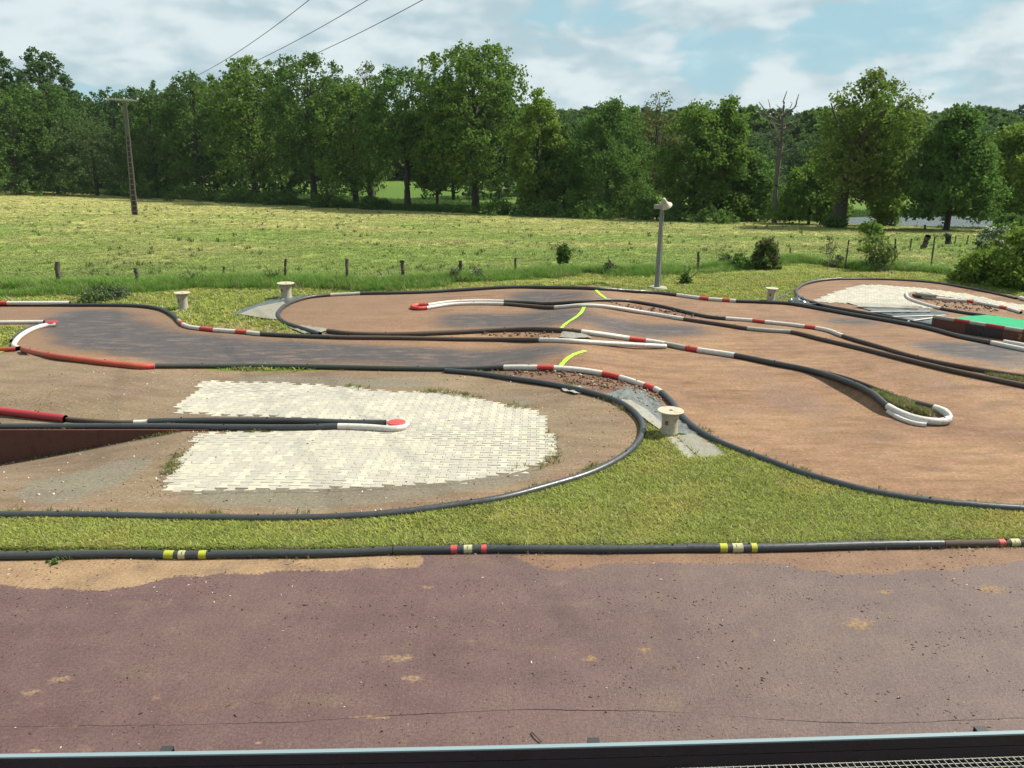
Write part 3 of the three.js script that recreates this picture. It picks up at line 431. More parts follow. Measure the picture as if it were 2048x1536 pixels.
const PAVER_GEOS = [0, 1, 2, 3].map(s => paverGeometry(0.2, 0.142, 0.021, 0.05, s));
const FAR_ISLAND = G([[1812, 586], [1840, 584], [1890, 594], [1950, 601], [2060, 625], [2000, 640], [1920, 628], [1880, 620], [1845, 609], [1816, 597]]);
function paving(label, poly, turn, singles, seed, lift) {
  const W = G(poly), rg = rngOf(seed), o = thing('paving', label, 'paving', [0, 0, 0], null, 'structure');
  let cx = 0, cz = 0; for (const [x, z] of W) { cx += x / W.length; cz += z / W.length; } o.position.set(cx, height(cx, cz), cz);
  const cs = Math.cos(turn), sn = Math.sin(turn), list = [], pitch = 0.142, L = 0.2, rot = new THREE.Matrix4().makeRotationY(-turn);
  for (let i = -70; i <= 70; i++) for (let k = -60; k <= 60; k++) {
    const lx = i * pitch, lz = (k + (i & 1 ? 0.5 : 0)) * L, x = cx + lx * cs - lz * sn, z = cz + lx * sn + lz * cs;
    if (inPoly(W, x, z) && !inPoly(FAR_ISLAND, x, z)) list.push([x, z]);
  }
  list.sort((p, q) => Math.hypot(p[0], p[1]) - Math.hypot(q[0], q[1]));
  const rest = PAVER_MATS.map(() => []), m = new THREE.Matrix4(), q = new THREE.Quaternion(), e = new THREE.Euler(), sc = new THREE.Vector3(1, 1, 1);
  list.forEach(([x, z], n) => {
    const big = noise2(x * 0.9 + seed, z * 0.7), pick = rg() * 0.8 + big * 0.5, mi = Math.floor(clamp(pick, 0, 0.999) * 5.0 + rg() * 2.0) % 7, gi = Math.floor(rg() * 4);
    const sx = (height(x + 0.1, z) - height(x - 0.1, z)) / 0.2, sz = (height(x, z + 0.1) - height(x, z - 0.1)) / 0.2;
    e.set(Math.atan(sz) + (rg() - 0.5) * 0.02, -turn + (rg() - 0.5) * 0.015, -Math.atan(sx) * -1 + (rg() - 0.5) * 0.02); q.setFromEuler(e);
    const y = height(x, z) + lift + (rg() - 0.5) * 0.004; m.compose(new THREE.Vector3(x - o.position.x, y - o.position.y, z - o.position.z), q, sc);
    if (n < singles) { const b = part(numbered('paver'), PAVER_GEOS[gi], PAVER_MATS[mi], o); m.decompose(b.position, b.quaternion, b.scale); }
    else rest[mi].push(PAVER_GEOS[gi].clone().applyMatrix4(m));
  });
  if (list.length > singles) {
    const ok = rest.map((r, i) => [r, i]).filter(([r]) => r.length), g = mergeGeometries(ok.map(([r]) => mergeGeometries(r)), true);
    const f = part('paver_rows', g, ok.map(([, i]) => PAVER_MATS[i]), o); f.userData = { kind: 'stuff', label: 'farther paving blocks too small to tell apart' };
  }
  return W;
}
const PAVING_MAIN = [[410, 762], [560, 766], [590, 768], [700, 774], [775, 784], [880, 783], [1000, 805], [1080, 824], [1098, 860], [1113, 908], [1090, 930], [1020, 950], [900, 966], [780, 975], [620, 980], [500, 981], [326, 984], [345, 940], [372, 905], [396, 866], [520, 862], [700, 856], [640, 838], [520, 833], [344, 826]];
const PAVING_FAR = [[1622, 603], [1660, 588], [1690, 578], [1722, 571], [1765, 570], [1850, 577], [1930, 588], [2000, 603], [2120, 622], [2100, 632], [1960, 625], [1880, 618], [1780, 612], [1700, 608]];
paving('large rounded area of cream paving blocks inside the near pipe loop', PAVING_MAIN, 0.035, 300, 11, 0.009);
paving('pale paving in the far corner before the green ramp', PAVING_FAR, -0.05, 0, 23, 0.012);

// ---------------------------------------------------------------- sheets and mats lying on the ground
const SHEETS = []; const onSheet = (x, z) => SHEETS.some(p => inPoly(p, x, z));
function drape(pts, lift, wr, seed) {
  SHEETS.push(G(pts));
  const w = pts.map(([u, v]) => { const p = P(u, v); return new THREE.Vector2(p.x, p.z); }), tri = THREE.ShapeUtils.triangulateShape(w, []);
  let T = tri.map(t => t.map(i => w[i]));
  for (let k = 0; k < 4; k++) { const N = []; for (const [a, b, c] of T) { const L = Math.max(a.distanceTo(b), b.distanceTo(c), c.distanceTo(a)); if (L < 0.07) { N.push([a, b, c]); continue; } const ab = a.clone().lerp(b, 0.5), bc = b.clone().lerp(c, 0.5), ca = c.clone().lerp(a, 0.5); N.push([a, ab, ca], [ab, b, bc], [ca, bc, c], [ab, bc, ca]); } T = N; }
  const pos = [], uv = []; for (const t of T) { const [a, b, c] = t, cr = (b.x - a.x) * (c.y - a.y) - (b.y - a.y) * (c.x - a.x); for (const p of cr > 0 ? [a, c, b] : [a, b, c]) { pos.push(p.x, height(p.x, p.y) + lift + wr * (0.5 + noise2(p.x * 5 + seed, p.y * 5) + 0.5 * noise2(p.x * 14 + seed, p.y * 9)), p.y); uv.push(p.x, p.y); } }
  const g = new THREE.BufferGeometry(); g.setAttribute('position', new THREE.Float32BufferAttribute(pos, 3)); g.setAttribute('uv', new THREE.Float32BufferAttribute(uv, 2)); g.computeVertexNormals(); return g;
}
const sheet = (pts, mat, label, lift = 0.012, wr = 0.008, cat = 'ground sheet', seed = 1, name = 'ground_sheet') => solo(name, drape(pts, lift, wr, seed), mat, label, cat);
sheet([[465, 630], [492, 617], [540, 600], [596, 594], [628, 594], [590, 605], [562, 622], [556, 640], [510, 634]], M.matDark, 'shiny grey plastic sheet under the cable drum at the far left bend', 0.012, 0.03, 'plastic sheet', 3);
sheet([[480, 631], [516, 616], [566, 606], [572, 610], [558, 622], [556, 642], [530, 640]], M.mat, 'greyish mat lying over the shiny plastic sheet at the far left bend', 0.045, 0.006, 'rubber mat', 4, 'rubber_mat');
sheet([[556, 642], [580, 650], [612, 652], [664, 661], [640, 667], [606, 668], [580, 658]], M.mat, 'curled grey mat end where the far left bend meets the lane', 0.02, 0.02, 'rubber mat', 5, 'rubber_mat');
sheet([[1128, 661], [1134, 663], [1186, 678], [1146, 680], [1118, 677]], M.mat, 'small grey sheet between the two pipes at the jump', 0.03, 0.02, 'ground sheet', 6);
sheet([[1196, 795], [1218, 789], [1256, 775], [1276, 781], [1306, 795], [1336, 822], [1372, 850], [1404, 871], [1338, 872], [1290, 832], [1262, 822], [1240, 806]], M.matMid, 'crinkled grey green plastic sheet beneath the large cable drum', 0.014, 0.03, 'plastic sheet', 7);
sheet([[1240, 803], [1262, 806], [1296, 826], [1328, 856], [1318, 864], [1296, 848], [1266, 824]], M.paleSheet, 'narrow pale strip with a dark edge beside the loop pipe', 0.05, 0.006, 'ground strip', 8, 'ground_strip');
sheet([[1330, 877], [1352, 876], [1398, 918], [1374, 920]], M.paleSheet, 'narrow pale half of the mat in front of the large cable drum', 0.016, 0.005, 'rubber mat', 9, 'rubber_mat');
sheet([[1353, 876], [1374, 868], [1408, 871], [1442, 902], [1456, 913], [1400, 918]], M.mat, 'wide stone coloured mat lying in front of the large cable drum', 0.017, 0.006, 'rubber mat', 10, 'rubber_mat');
sheet([[1118, 772], [1160, 774], [1176, 786], [1150, 790], [1126, 784]], M.paleSheet, 'torn scrap of pale sheet poking from the earth beside the loop pipe', 0.02, 0.03, 'ground sheet', 12);
sheet([[1576, 602], [1598, 595], [1622, 606], [1644, 614], [1600, 612]], M.matDark, 'dark blue grey sheet tucked under the pipe by the far corner', 0.02, 0.07, 'plastic sheet', 13);
// strips of sheeting between the paving and the ramp
[[[1690, 606], [1830, 611], [1846, 615], [1720, 614]], [[1706, 613], [1836, 617], [1868, 622], [1748, 624]], [[1740, 624], [1860, 623], [1900, 630], [1790, 634]], [[1782, 634], [1890, 631], [1896, 634], [1820, 643]], [[1815, 643], [1866, 636], [1864, 655], [1842, 651]]].forEach((p, i) => {
  sheet(p, [M.paleSheet, M.matMid, M.matDark, M.matMid, M.matDark][i], ['pale strip of sheeting along the edge of the far paving', 'second strip of sheeting from the far paving, mid grey green', 'middle strip of sheeting before the ramp, dark and shiny', 'fourth strip of sheeting from the paving, near the ramp corner', 'dark triangle of sheeting against the end of the ramp'][i], 0.012 + i * 0.004, 0.02, 'ground strip', 20 + i, 'ground_strip');
  if (i > 0) { const a = P(p[0][0], p[0][1], 0.05), b = P(p[1][0], p[1][1], 0.05), c = new THREE.CatmullRomCurve3([a, a.clone().lerp(b, 0.5).add(new THREE.Vector3(0, 0.01, 0.03)), b]); solo('batten', new THREE.TubeGeometry(c, 8, 0.022, 6), M.white, ['', 'white edging strip closest to the far paving', 'second white edging strip across the dark sheeting', 'third white edging strip nearer the ramp', 'white edging strip reaching the ramp corner'][i], 'edging strip'); }
});

// ---------------------------------------------------------------- cable drums
function cableDrum(label, u, vBase, rFl, hgt, tilt = 0) {
  const p = P(u, vBase), o = thing('cable_drum', label, 'cable drum', [p.x, p.y, p.z], null), t = rFl * 0.09, rb = rFl * 0.60;
  const fl = y => new THREE.LatheGeometry([[0.09 * rFl, y], [rFl - 0.006, y], [rFl, y + 0.006], [rFl, y + t - 0.006], [rFl - 0.008, y + t], [rFl * 0.17, y + t], [rFl * 0.16, y + t - 0.004], [rFl * 0.16, y + 0.004]].map(([a, b]) => new THREE.Vector2(a, b)), 40);
  part('top_flange', fl(hgt - t), M.cream, o); part('base_flange', fl(0), M.cream, o);
  const pr = []; for (let i = 0; i <= 14; i++) { const s = i / 14; pr.push(new THREE.Vector2(rb * (1 + 0.16 * Math.pow(Math.abs(s - 0.42) * 1.9, 2.2)), t + (hgt - 2 * t) * s)); }
  part('barrel', new THREE.LatheGeometry(pr, 36), M.creamDark, o);
  const [tf, , bl] = o.children, c = new THREE.CylinderGeometry(rFl * 0.165, rFl * 0.165, 0.01, 20); c.translate(0, hgt - t * 0.8, 0); part('core_hole', c, M.hole, tf);
  const s = new THREE.CylinderGeometry(rb * 1.06, rb * 1.06, hgt * 0.17, 8, 1, true, -1.0, 0.42); s.translate(0, hgt * 0.56, 0); part('sticker', s, new THREE.MeshStandardMaterial({ color: new THREE.Color(0.16, 0.05, 0.04), roughness: 0.7 }), bl);
  o.rotation.set(tilt, 0.2, -tilt); return o;
}
cableDrum('large cream cable drum standing on the mat beside the near loop', 1338, 869, 0.215, 0.42, 0.01);
cableDrum('cream cable drum on the grass behind the far left lane', 367, 619, 0.225, 0.50, 0.015);
cableDrum('cream cable drum with a wide top on the sheet at the far left bend', 573, 597, 0.265, 0.49, 0.012);
cableDrum('small cream cable drum standing beside the far right pipes', 1541, 604, 0.19, 0.43, 0.02);

// ---------------------------------------------------------------- red discs capping pipe ends
function disc(label, u, v, r, mat, lift = 0.10) { const p = P(u, v, lift), o = thing('disc', label, 'disc', [p.x, p.y - 0.1, p.z]); const g = new THREE.LatheGeometry([[0, 0.085], [r - 0.01, 0.085], [r, 0.092], [r, 0.108], [r - 0.012, 0.115], [0, 0.117]].map(a => new THREE.Vector2(...a)), 32); part('plate', g, mat, o); part('stake', new THREE.CylinderGeometry(0.015, 0.012, 0.16, 8).translate(0, 0.02, 0), M.dark, o); return o; }
disc('bright red round disc capping the divider pipes on the paving', 793, 845, 0.155, M.pinkred);
disc('magenta red disc at the tip of the white pipes in the left corner', 103, 644, 0.165, M.crimson);

// ---------------------------------------------------------------- wall under the divider pipe
{
  const top = [[-200, 861], [0, 860], [150, 860], [330, 858], [400, 857], [470, 858]].map(([u, v]) => P(u, v)), o = thing('retaining_wall', 'low dark red brown board wall under the lower black divider pipe', 'wall', [top[1].x, 0, WALL_Z]);
  const edges = range(-10.5, -5.0, 0.92); const wz = WALL_Z + 0.09;
  for (let i = 0; i + 1 < edges.length; i++) {
    const a = edges[i], b = edges[i + 1] - 0.006, s = new THREE.Shape(); s.moveTo(a, height(a, wz + 0.35) - 0.15); s.lineTo(b, height(b, wz + 0.35) - 0.15); s.lineTo(b, 0.03); s.lineTo(a, 0.03); s.closePath();
    const g = new THREE.ExtrudeGeometry(s, { depth: 0.03, bevelEnabled: true, bevelSize: 0.003, bevelThickness: 0.003, bevelSegments: 1 }); g.translate(-o.position.x, 0, 0.06 + (i % 2) * 0.004); part('board', g, M.rust, o);
  }
}
// ---------------------------------------------------------------- green ramp with its brown board side
{
  const hR = 0.31, A = onPlane(1866, 634, hR), B = onPlane(2048, 663, hR), C = onPlane(2048, 624, hR), ux = B.clone().sub(A).normalize(), uz0 = C.clone().sub(A), uz = uz0.clone().sub(ux.clone().multiplyScalar(uz0.dot(ux))).normalize();
  const skew = uz0.dot(ux) / uz0.dot(uz);
  const o = thing('ramp', 'green carpeted table ramp with brown boards and red white edge', 'ramp', [A.x, height(A.x, A.z), A.z]); const base = o.position;
  const at = (a, b, y) => new THREE.Vector3(A.x + ux.x * a + uz.x * b, base.y + y, A.z + ux.z * a + uz.z * b).sub(base);
  const LEN = 5.2, DEP = 1.45, top = hR - base.y;
  const quad = (pts) => { const g = new THREE.BufferGeometry().setFromPoints(pts), n = pts.length / 2; const idx = []; for (let i = 1; i + 1 < n; i++) idx.push(0, i, i + 1, n, n + i + 1, n + i); for (let i = 0; i < n; i++) { const k = (i + 1) % n; idx.push(i, n + i, k, k, n + i, n + k); } g.setIndex(idx); const f = g.toNonIndexed(); f.computeVertexNormals(); const p = f.attributes.position, uv = new Float32Array(p.count * 2); for (let i = 0; i < p.count; i++) { uv[2 * i] = p.getX(i) * 1.7; uv[2 * i + 1] = p.getZ(i) * 1.7 + p.getY(i); } f.setAttribute('uv', new THREE.BufferAttribute(uv, 2)); return f; };
  const slab = (ps, y0, y1) => quad([...ps.map(([a, b]) => at(a, b, y1)), ...ps.map(([a, b]) => at(a, b, y0))]);
  part('carpet', slab([[0.22, 0.05], [LEN, 0.05], [LEN, DEP], [DEP * skew + 0.08, DEP]], top - 0.03, top), M.carpet, o);
  part('deck', slab([[0, 0.03], [LEN, 0.03], [LEN, DEP + 0.02], [DEP * skew, DEP + 0.02]], -0.05, top - 0.031), M.rust, o);
  for (let i = 0; i < 6; i++) part('front_board', slab([[i * 0.86, -0.03], [i * 0.86 + 0.853, -0.03], [i * 0.86 + 0.853, 0.028], [i * 0.86, 0.028]], -0.06, top - 0.012 - (i % 2) * 0.006), i === 1 ? M.board : M.rust, o);
  let s = 0.02; const seq = ['white', 'red', 'white', 'red', 'white', 'red', 'white', 'red', 'white', 'red', 'white'], wid = [0.55, 0.36, 0.40, 0.42, 0.42, 0.46, 0.40, 0.46, 0.4, 0.5, 0.5];
  seq.forEach((c, i) => { const p0 = at(s, 0.0, top + 0.012), p1 = at(s + wid[i] - 0.01, 0.0, top + 0.012); s += wid[i]; part(c === 'red' ? 'red_section' : 'white_section', tubeBetween(new THREE.LineCurve3(p0, p1), 0, 1, 0.05, 3, 12, true, true), c === 'red' ? M.crimson : M.pale, o); });
  const font = await new FontLoader().loadAsync('fonts/droid/droid_sans_bold.typeface.json'), tg = new TextGeometry('2', { font, size: 0.13, depth: 0.004, curveSegments: 5 }); const ang = Math.atan2(-ux.z, ux.x);
  tg.rotateY(ang); const q = at(2.07, -0.032, 0.11); tg.translate(q.x, q.y, q.z); part('number', tg, std(0.32, 0.26, 0.03), o);
}
// ---------------------------------------------------------------- low board and wire panel at the bottom edge
{
  const yT = 0.30, L = onPlane(-60, 1512, yT), R = onPlane(2110, 1461.5, yT), mid = onPlane(1024, 1491, yT), o = thing('barrier_board', 'long low black board with a bright metal top edge at the photo bottom', 'barrier', [mid.x, 0, mid.z]);
  const bend = x => { const t = (x - L.x) / (R.x - L.x); return mix(L.z, R.z, t) + 0.035 * Math.sin(Math.PI * clamp(t, -0.3, 1.3)); };
  const bar = (y0, y1, z0, z1) => { const xs = range(L.x - 1, R.x + 1, 0.2), s = new THREE.BoxGeometry(1, 1, 1, xs.length - 1, 1, 1), p = s.attributes.position; for (let i = 0; i < p.count; i++) { const x = mix(L.x - 1, R.x + 1, p.getX(i) + 0.5); p.setXYZ(i, x - mid.x, p.getY(i) > 0 ? y1 : y0, bend(x) - mid.z + (p.getZ(i) > 0 ? z1 : z0)); } const uv = s.attributes.uv; for (let i = 0; i < uv.count; i++) uv.setXY(i, p.getX(i) * 0.8, p.getY(i) * 3); s.computeVertexNormals(); return s; };
  part('plank', bar(0.004, 0.095, -0.012, 0.012), M.board, o); part('plank', bar(0.098, 0.19, -0.012, 0.014), M.board, o); part('plank', bar(0.193, 0.286, -0.012, 0.011), M.board, o);
  part('metal_edge', bar(0.287, 0.30, -0.018, 0.018), M.brightStrip, o);
  for (const u of [335, 1189, 1992]) { const t = onPlane(u, 1490, yT), z = bend(t.x) - mid.z; part('bracket', new THREE.BoxGeometry(0.085, 0.012, 0.075).translate(t.x - mid.x, 0.282, z - 0.055), M.dark, o); part('bracket', new THREE.BoxGeometry(0.085, 0.27, 0.01).translate(t.x - mid.x, 0.14, z - 0.088), M.dark, o); }
  const w = thing('wire_panel', 'pale welded wire mesh panel in front of the black board', 'wire mesh', [1.2, 0, mid.z + 0.42]);
  const wire = (a, b) => tubeBetween(new THREE.LineCurve3(a, b), 0, 1, 0.0034, 2, 6, false, false), m = std(0.34, 0.34, 0.30, 0.6);
  const p0 = onPlane(1380, 1537, 0.36).sub(w.position), p1 = onPlane(2120, 1511, 0.36).sub(w.position), dir = p1.clone().sub(p0).normalize(), back = new THREE.Vector3(-dir.z, 0.12, dir.x).normalize();
  for (let i = 0; i < 12; i++) { const off = back.clone().multiplyScalar(i * 0.05); part('wire', wire(p0.clone().add(off).addScaledVector(dir, -0.2), p1.clone().add(off).addScaledVector(dir, 0.6)), m, w); }
  for (const k of [0, 1]) { const f = (k ? p1 : p0).clone().addScaledVector(back, 0.56); part('leg', wire(f, f.clone().setY(0)), m, w); }
  const n = Math.ceil((p1.distanceTo(p0) + 0.7) / 0.05); for (let i = 0; i < n; i++) { const a = p0.clone().addScaledVector(dir, -0.15 + i * 0.05).add(new THREE.Vector3(0, 0.006, 0)); part('wire', wire(a, a.clone().addScaledVector(back, 0.58)), m, w); }
}
// ---------------------------------------------------------------- fence posts
function post(label, u0, v0, u1, v1, w, mat, name = 'fence_post', cat = 'fence post', group = null, top = 0) {
  const b = P(u0, v0), d = -b.z, t = atDepth(u1, v1, d), o = thing(name, label, cat, [b.x, b.y, b.z], group), v = t.clone().sub(b), n = 7, rg = rngOf(Math.round(u0 * 31 + v0)), pts = [];
  for (let i = 0; i <= n; i++) pts.push(new THREE.Vector3(v.x * i / n + (rg() - 0.5) * w * 0.18, v.y * i / n - (i ? 0 : 0.15), (rg() - 0.5) * w * 0.4));
  const c = new THREE.CatmullRomCurve3(pts), g = tubeBetween(c, 0, 1, w / 2, 14, 9, false, true, 0.22);
  part(name === 'metal_stake' ? 'stake' : 'post', g, mat, o);
  if (top) { const k = new THREE.DodecahedronGeometry(w * 0.62, 0); k.scale(1, 0.8, 1); k.translate(v.x, v.y - 0.02, 0); part('post_head', k, mat, o); }
  return [o, v];
}
const WP = 'fence_post';
post('stout grey wooden post leaning slightly, at the left end of the fence', 118, 578, 114, 524, 0.16, M.wood, WP);
post('short slanting wooden post between the left end post and the thin post', 277, 573, 271, 536, 0.15, M.wood, WP);
post('thin short wooden post half hidden in grass right of the slanting one', 446, 560, 448, 534, 0.09, M.wood, WP);
post('thin dark post standing right behind the drum with the wide top', 570, 568, 571, 518, 0.085, M.darkWood, WP);
post('tall weathered post with a stub, next right of the thin dark post', 694, 570, 694, 518, 0.11, M.wood, WP, 'fence post', null, 1);
post('stout pale wooden post above the white flowered tuft', 806, 568, 805, 522, 0.15, M.wood, WP);
post('wooden post with a knobbly head in a dark weed clump', 921, 558, 921, 522, 0.12, M.darkWood, WP, 'fence post', null, 1);
post('clean straight post halfway between knobbly post and green sapling', 1031, 553, 1031, 516, 0.10, M.wood, WP);
post('squared wooden post next right after the loudspeaker pole', 1396, 543, 1397, 504, 0.11, M.wood, WP);
post('small wooden post right of the dark round bush', 1581, 517, 1580, 495, 0.075, M.wood, WP);
post('thick pale leaning stump post at the far end of the meadow', 1846, 498, 1856, 472, 0.30, M.wood, WP);
post('thin post left of the pale leaning stump', 1820, 497, 1823, 478, 0.1, M.wood, WP);
post('dark ivy covered stump post right of the tall slanting stake', 1896, 490, 1896, 470, 0.34, std(0.03, 0.04, 0.02), WP, 'fence post', null, 1);
post('first of three thin posts right of the ivy covered stump', 1909, 490, 1912, 471, 0.07, M.darkWood, WP);
post('middle of three thin posts right of the ivy covered stump', 1933, 490, 1937, 471, 0.07, M.darkWood, WP);
post('last of three thin posts, beside the white blossom bush', 1951, 489, 1955, 470, 0.07, M.darkWood, WP);
post('upright dark stake by the grey shrub', 1689, 540, 1698, 480, 0.06, M.dark, 'metal_stake', 'stake');
post('second dark stake, inside the pale green shrub', 1739, 540, 1742, 475, 0.06, M.dark, 'metal_stake', 'stake');
{ const [o, v] = post('braced corner stake with two slanting legs above the earth heap', 1789, 536, 1791, 477, 0.065, M.dark, 'metal_stake', 'stake'); const b = o.position;
  for (const u of [1779, 1798]) { const f = P(u, 537).sub(b); part('brace', tubeBetween(new THREE.LineCurve3(f, v.clone().multiplyScalar(0.86)), 0, 1, 0.022, 2, 6, false, true), M.dark, o); } }
post('tall slanting stake right of the braced corner stake', 1860, 544, 1870, 474, 0.06, M.dark, 'metal_stake', 'stake');
post('slanting stake before the large bright bush', 1943, 560, 1957, 489, 0.06, M.dark, 'metal_stake', 'stake');
post('outermost stake against the large bright bush by the frame edge', 2040, 576, 2043, 496, 0.07, M.dark, 'metal_stake', 'stake');
[[1552, 441, 1553, 433, 0.16, 'small far post at the foot of the dead tree'], [1570, 446, 1573, 428, 0.14, 'slanting far post just right of the dead tree'], [1598, 446, 1600, 437, 0.14, 'short far post between dead tree and old oak'], [1617, 449, 1620, 430, 0.14, 'far post under the low bushes left of the oak trunk'], [1639, 450, 1643, 430, 0.14, 'far post nearest to the old oak trunk'], [1758, 452, 1759, 442, 0.16, 'small far post at the left bank of the pond'], [1849, 460, 1850, 450, 0.16, 'small far post at the foot of the pond side tree']].forEach(a => post(a[5], a[0], a[1], a[2], a[3], a[4], M.darkWood, WP));

// ---------------------------------------------------------------- loudspeaker pole
{
  const b = P(1314, 578), d = -b.z, top = atDepth(1323, 420, d).sub(b), o = thing('loudspeaker_pole', 'leaning grey pole carrying a white horn loudspeaker', 'pole', [b.x, b.y, b.z]);
  const pr = []; const c = new THREE.LineCurve3(new THREE.Vector3(-0.06, 0, 0), top), g = new THREE.CylinderGeometry(0.05, 0.10, top.length(), 12, 6), q = new THREE.Quaternion().setFromUnitVectors(new THREE.Vector3(0, 1, 0), top.clone().normalize());
  g.translate(0, top.length() / 2, 0); g.applyQuaternion(q); part('pole', g, std(0.23, 0.245, 0.225, 0.85, { bumpMap: scuff, bumpScale: 0.004 }), o);
  const pl = new THREE.CylinderGeometry(0.29, 0.33, 0.06, 14); pl.translate(0.02, 0.045, 0); part('base_plate', pl, std(0.34, 0.35, 0.30, 0.8), o);
  const hp = top.clone().add(new THREE.Vector3(0.10, 0.20, 0)), horn = new THREE.LatheGeometry([[0.0, 0.20], [0.055, 0.20], [0.07, 0.14], [0.08, 0.08], [0.11, 0.02], [0.16, -0.05], [0.21, -0.09], [0.205, -0.10], [0.15, -0.06], [0.10, 0.0], [0.06, 0.05], [0, 0.06]].map(a => new THREE.Vector2(...a)), 28);
  horn.rotateX(0.45); horn.rotateZ(0.42); horn.translate(hp.x, hp.y, hp.z + 0.05); part('horn', horn, M.cream, o);
  part('junction_box', new THREE.BoxGeometry(0.24, 0.13, 0.16).translate(top.x - 0.11, top.y + 0.10, 0.02), std(0.30, 0.29, 0.25, 0.7), o);
  part('bracket', new THREE.CylinderGeometry(0.03, 0.04, 0.34, 8).translate(top.x + 0.03, top.y + 0.09, 0), M.metal, o);
  const w0 = c.getPoint(0.28), brc = tubeBetween(new THREE.LineCurve3(w0, w0.clone().add(new THREE.Vector3(-0.2, 0.30, 0.02))), 0, 1, 0.018, 2, 6, true, true); part('side_bracket', brc, M.white, o);
  part('cable', tubeBetween(new THREE.LineCurve3(new THREE.Vector3(0.10, 0.1, 0.02), top.clone().add(new THREE.Vector3(0.07, 0, 0.03))), 0, 1, 0.012, 2, 6, false, false), M.metal, o);
}
// ---------------------------------------------------------------- concrete power pole and its wires
const WIRE_TOPS = [];
{
  const b = P(270, 430), d = -b.z, topP = atDepth(249, 203, d), v = topP.clone().sub(b), H = v.length(), o = thing('power_pole', 'leaning concrete ladder style power pole in the meadow', 'power pole', [b.x, b.y, b.z]);
  const yaw = Math.atan2(b.x, -b.z) * -1, tiltQ = new THREE.Quaternion().setFromUnitVectors(new THREE.Vector3(0, 1, 0), v.clone().normalize()).multiply(new THREE.Quaternion().setFromAxisAngle(new THREE.Vector3(0, 1, 0), 0.35));
  const wAt = s => mix(0.27, 0.15, s), put = g => { g.applyQuaternion(tiltQ); return g; };
  const rail = sg => { const g = new THREE.BoxGeometry(1, 1, 1, 1, 12, 1), p = g.attributes.position; for (let i = 0; i < p.count; i++) { const s = p.getY(i) + 0.5; p.setXYZ(i, sg * (wAt(s) - 0.05) + p.getX(i) * 0.10, s * H - (s ? 0 : 0.3), p.getZ(i) * mix(0.34, 0.2, s)); } g.computeVertexNormals(); return put(g); };
  part('rail', rail(-1), M.concrete, o); part('rail', rail(1), M.concrete, o);
  const s1 = 0.70, w0 = new THREE.BoxGeometry(1, 1, 1), wp = w0.attributes.position; for (let i = 0; i < wp.count; i++) { const s = mix(s1, 0.998, wp.getY(i) + 0.5); wp.setXYZ(i, wp.getX(i) * 2 * (wAt(s) - 0.095), s * H, wp.getZ(i) * 0.15); } w0.computeVertexNormals(); part('head_web', put(w0), M.concrete, o);
  const w2 = new THREE.BoxGeometry(1, 1, 1), wp2 = w2.attributes.position; for (let i = 0; i < wp2.count; i++) { const s = mix(0, s1, wp2.getY(i) + 0.5); wp2.setXYZ(i, wp2.getX(i) * 2 * (wAt(s) - 0.098), s * H, wp2.getZ(i) * 0.05 - 0.05); } w2.computeVertexNormals(); part('web', put(w2), std(0.10, 0.075, 0.075, 0.95), o);
  for (let k = 0; k < 14; k++) { const s = 0.035 + k * 0.0485, g = new THREE.BoxGeometry(2 * (wAt(s) - 0.1), 0.07, 0.22); g.translate(0, s * H, 0.02); part('rung', put(g), std(0.24, 0.22, 0.21, 0.9), o); }
  const armDir = new THREE.Vector3().subVectors(atDepth(281, 203, d - 0.6), atDepth(212, 199, d)).normalize(), armL = atDepth(281, 203, d).distanceTo(atDepth(212, 199, d)), ac = topP.clone().sub(b).add(new THREE.Vector3(-0.05, 0.12, 0.16));
  const arm = tubeBetween(new THREE.LineCurve3(ac.clone().addScaledVector(armDir, -armL / 2), ac.clone().addScaledVector(armDir, armL / 2)), 0, 1, 0.065, 2, 8, true, true); const armMesh = part('cross_arm', arm, M.metal, o);
  for (const f of [-0.48, 0.03, 0.47]) { const g = new THREE.LatheGeometry([[0.02, 0], [0.09, 0.02], [0.05, 0.05], [0.09, 0.09], [0.05, 0.12], [0.08, 0.16], [0.03, 0.22], [0, 0.22]].map(a => new THREE.Vector2(...a)), 12), q = ac.clone().addScaledVector(armDir, f * armL); g.translate(q.x, q.y + 0.05, q.z); part('insulator', g, M.white, armMesh); WIRE_TOPS.push(q.clone().add(b).add(new THREE.Vector3(0, 0.27, 0))); }
  const g = new THREE.CylinderGeometry(0.05, 0.05, 0.2, 8); g.translate(ac.x - 0.45, ac.y - 0.35, ac.z); part('fuse', g, M.white, o);
}
// points along pipes and paving edges where weeds and pebbles gather
function along(poly, step) { const w = G(poly), r = []; for (let i = 1; i < w.length; i++) { const [a, b] = w[i - 1], [c, d] = w[i], n = Math.max(1, Math.round(Math.hypot(c - a, d - b) / step)); for (let k = 0; k < n; k++) r.push([mix(a, c, k / n), mix(b, d, k / n)]); } return r; }
const G_EDGE = [...along(PIPE_LOOP, 0.1), ...along(PIPE_FRONT, 0.1), ...along([[0, 921], [120, 900], [240, 878], [345, 860], [420, 860], [600, 858]], 0.04), ...along([[316, 986], [345, 940], [396, 868]], 0.04)], G_EDGE2 = [...along(PAVING_MAIN.slice(3, 13), 0.08), ...along(PIPE_LOOP.slice(9), 0.1), ...along(PIPE_KERB.slice(19), 0.1), ...along([[345, 848], [500, 848], [600, 848]], 0.1), ...along([[400, 735], [600, 737], [700, 739]], 0.1), ...along([[1760, 786], [1800, 808], [1850, 824], [1840, 815], [1790, 800], [1810, 806]], 0.004), ...along([[1960, 748], [2048, 762], [2048, 758], [1980, 750]], 0.01)];
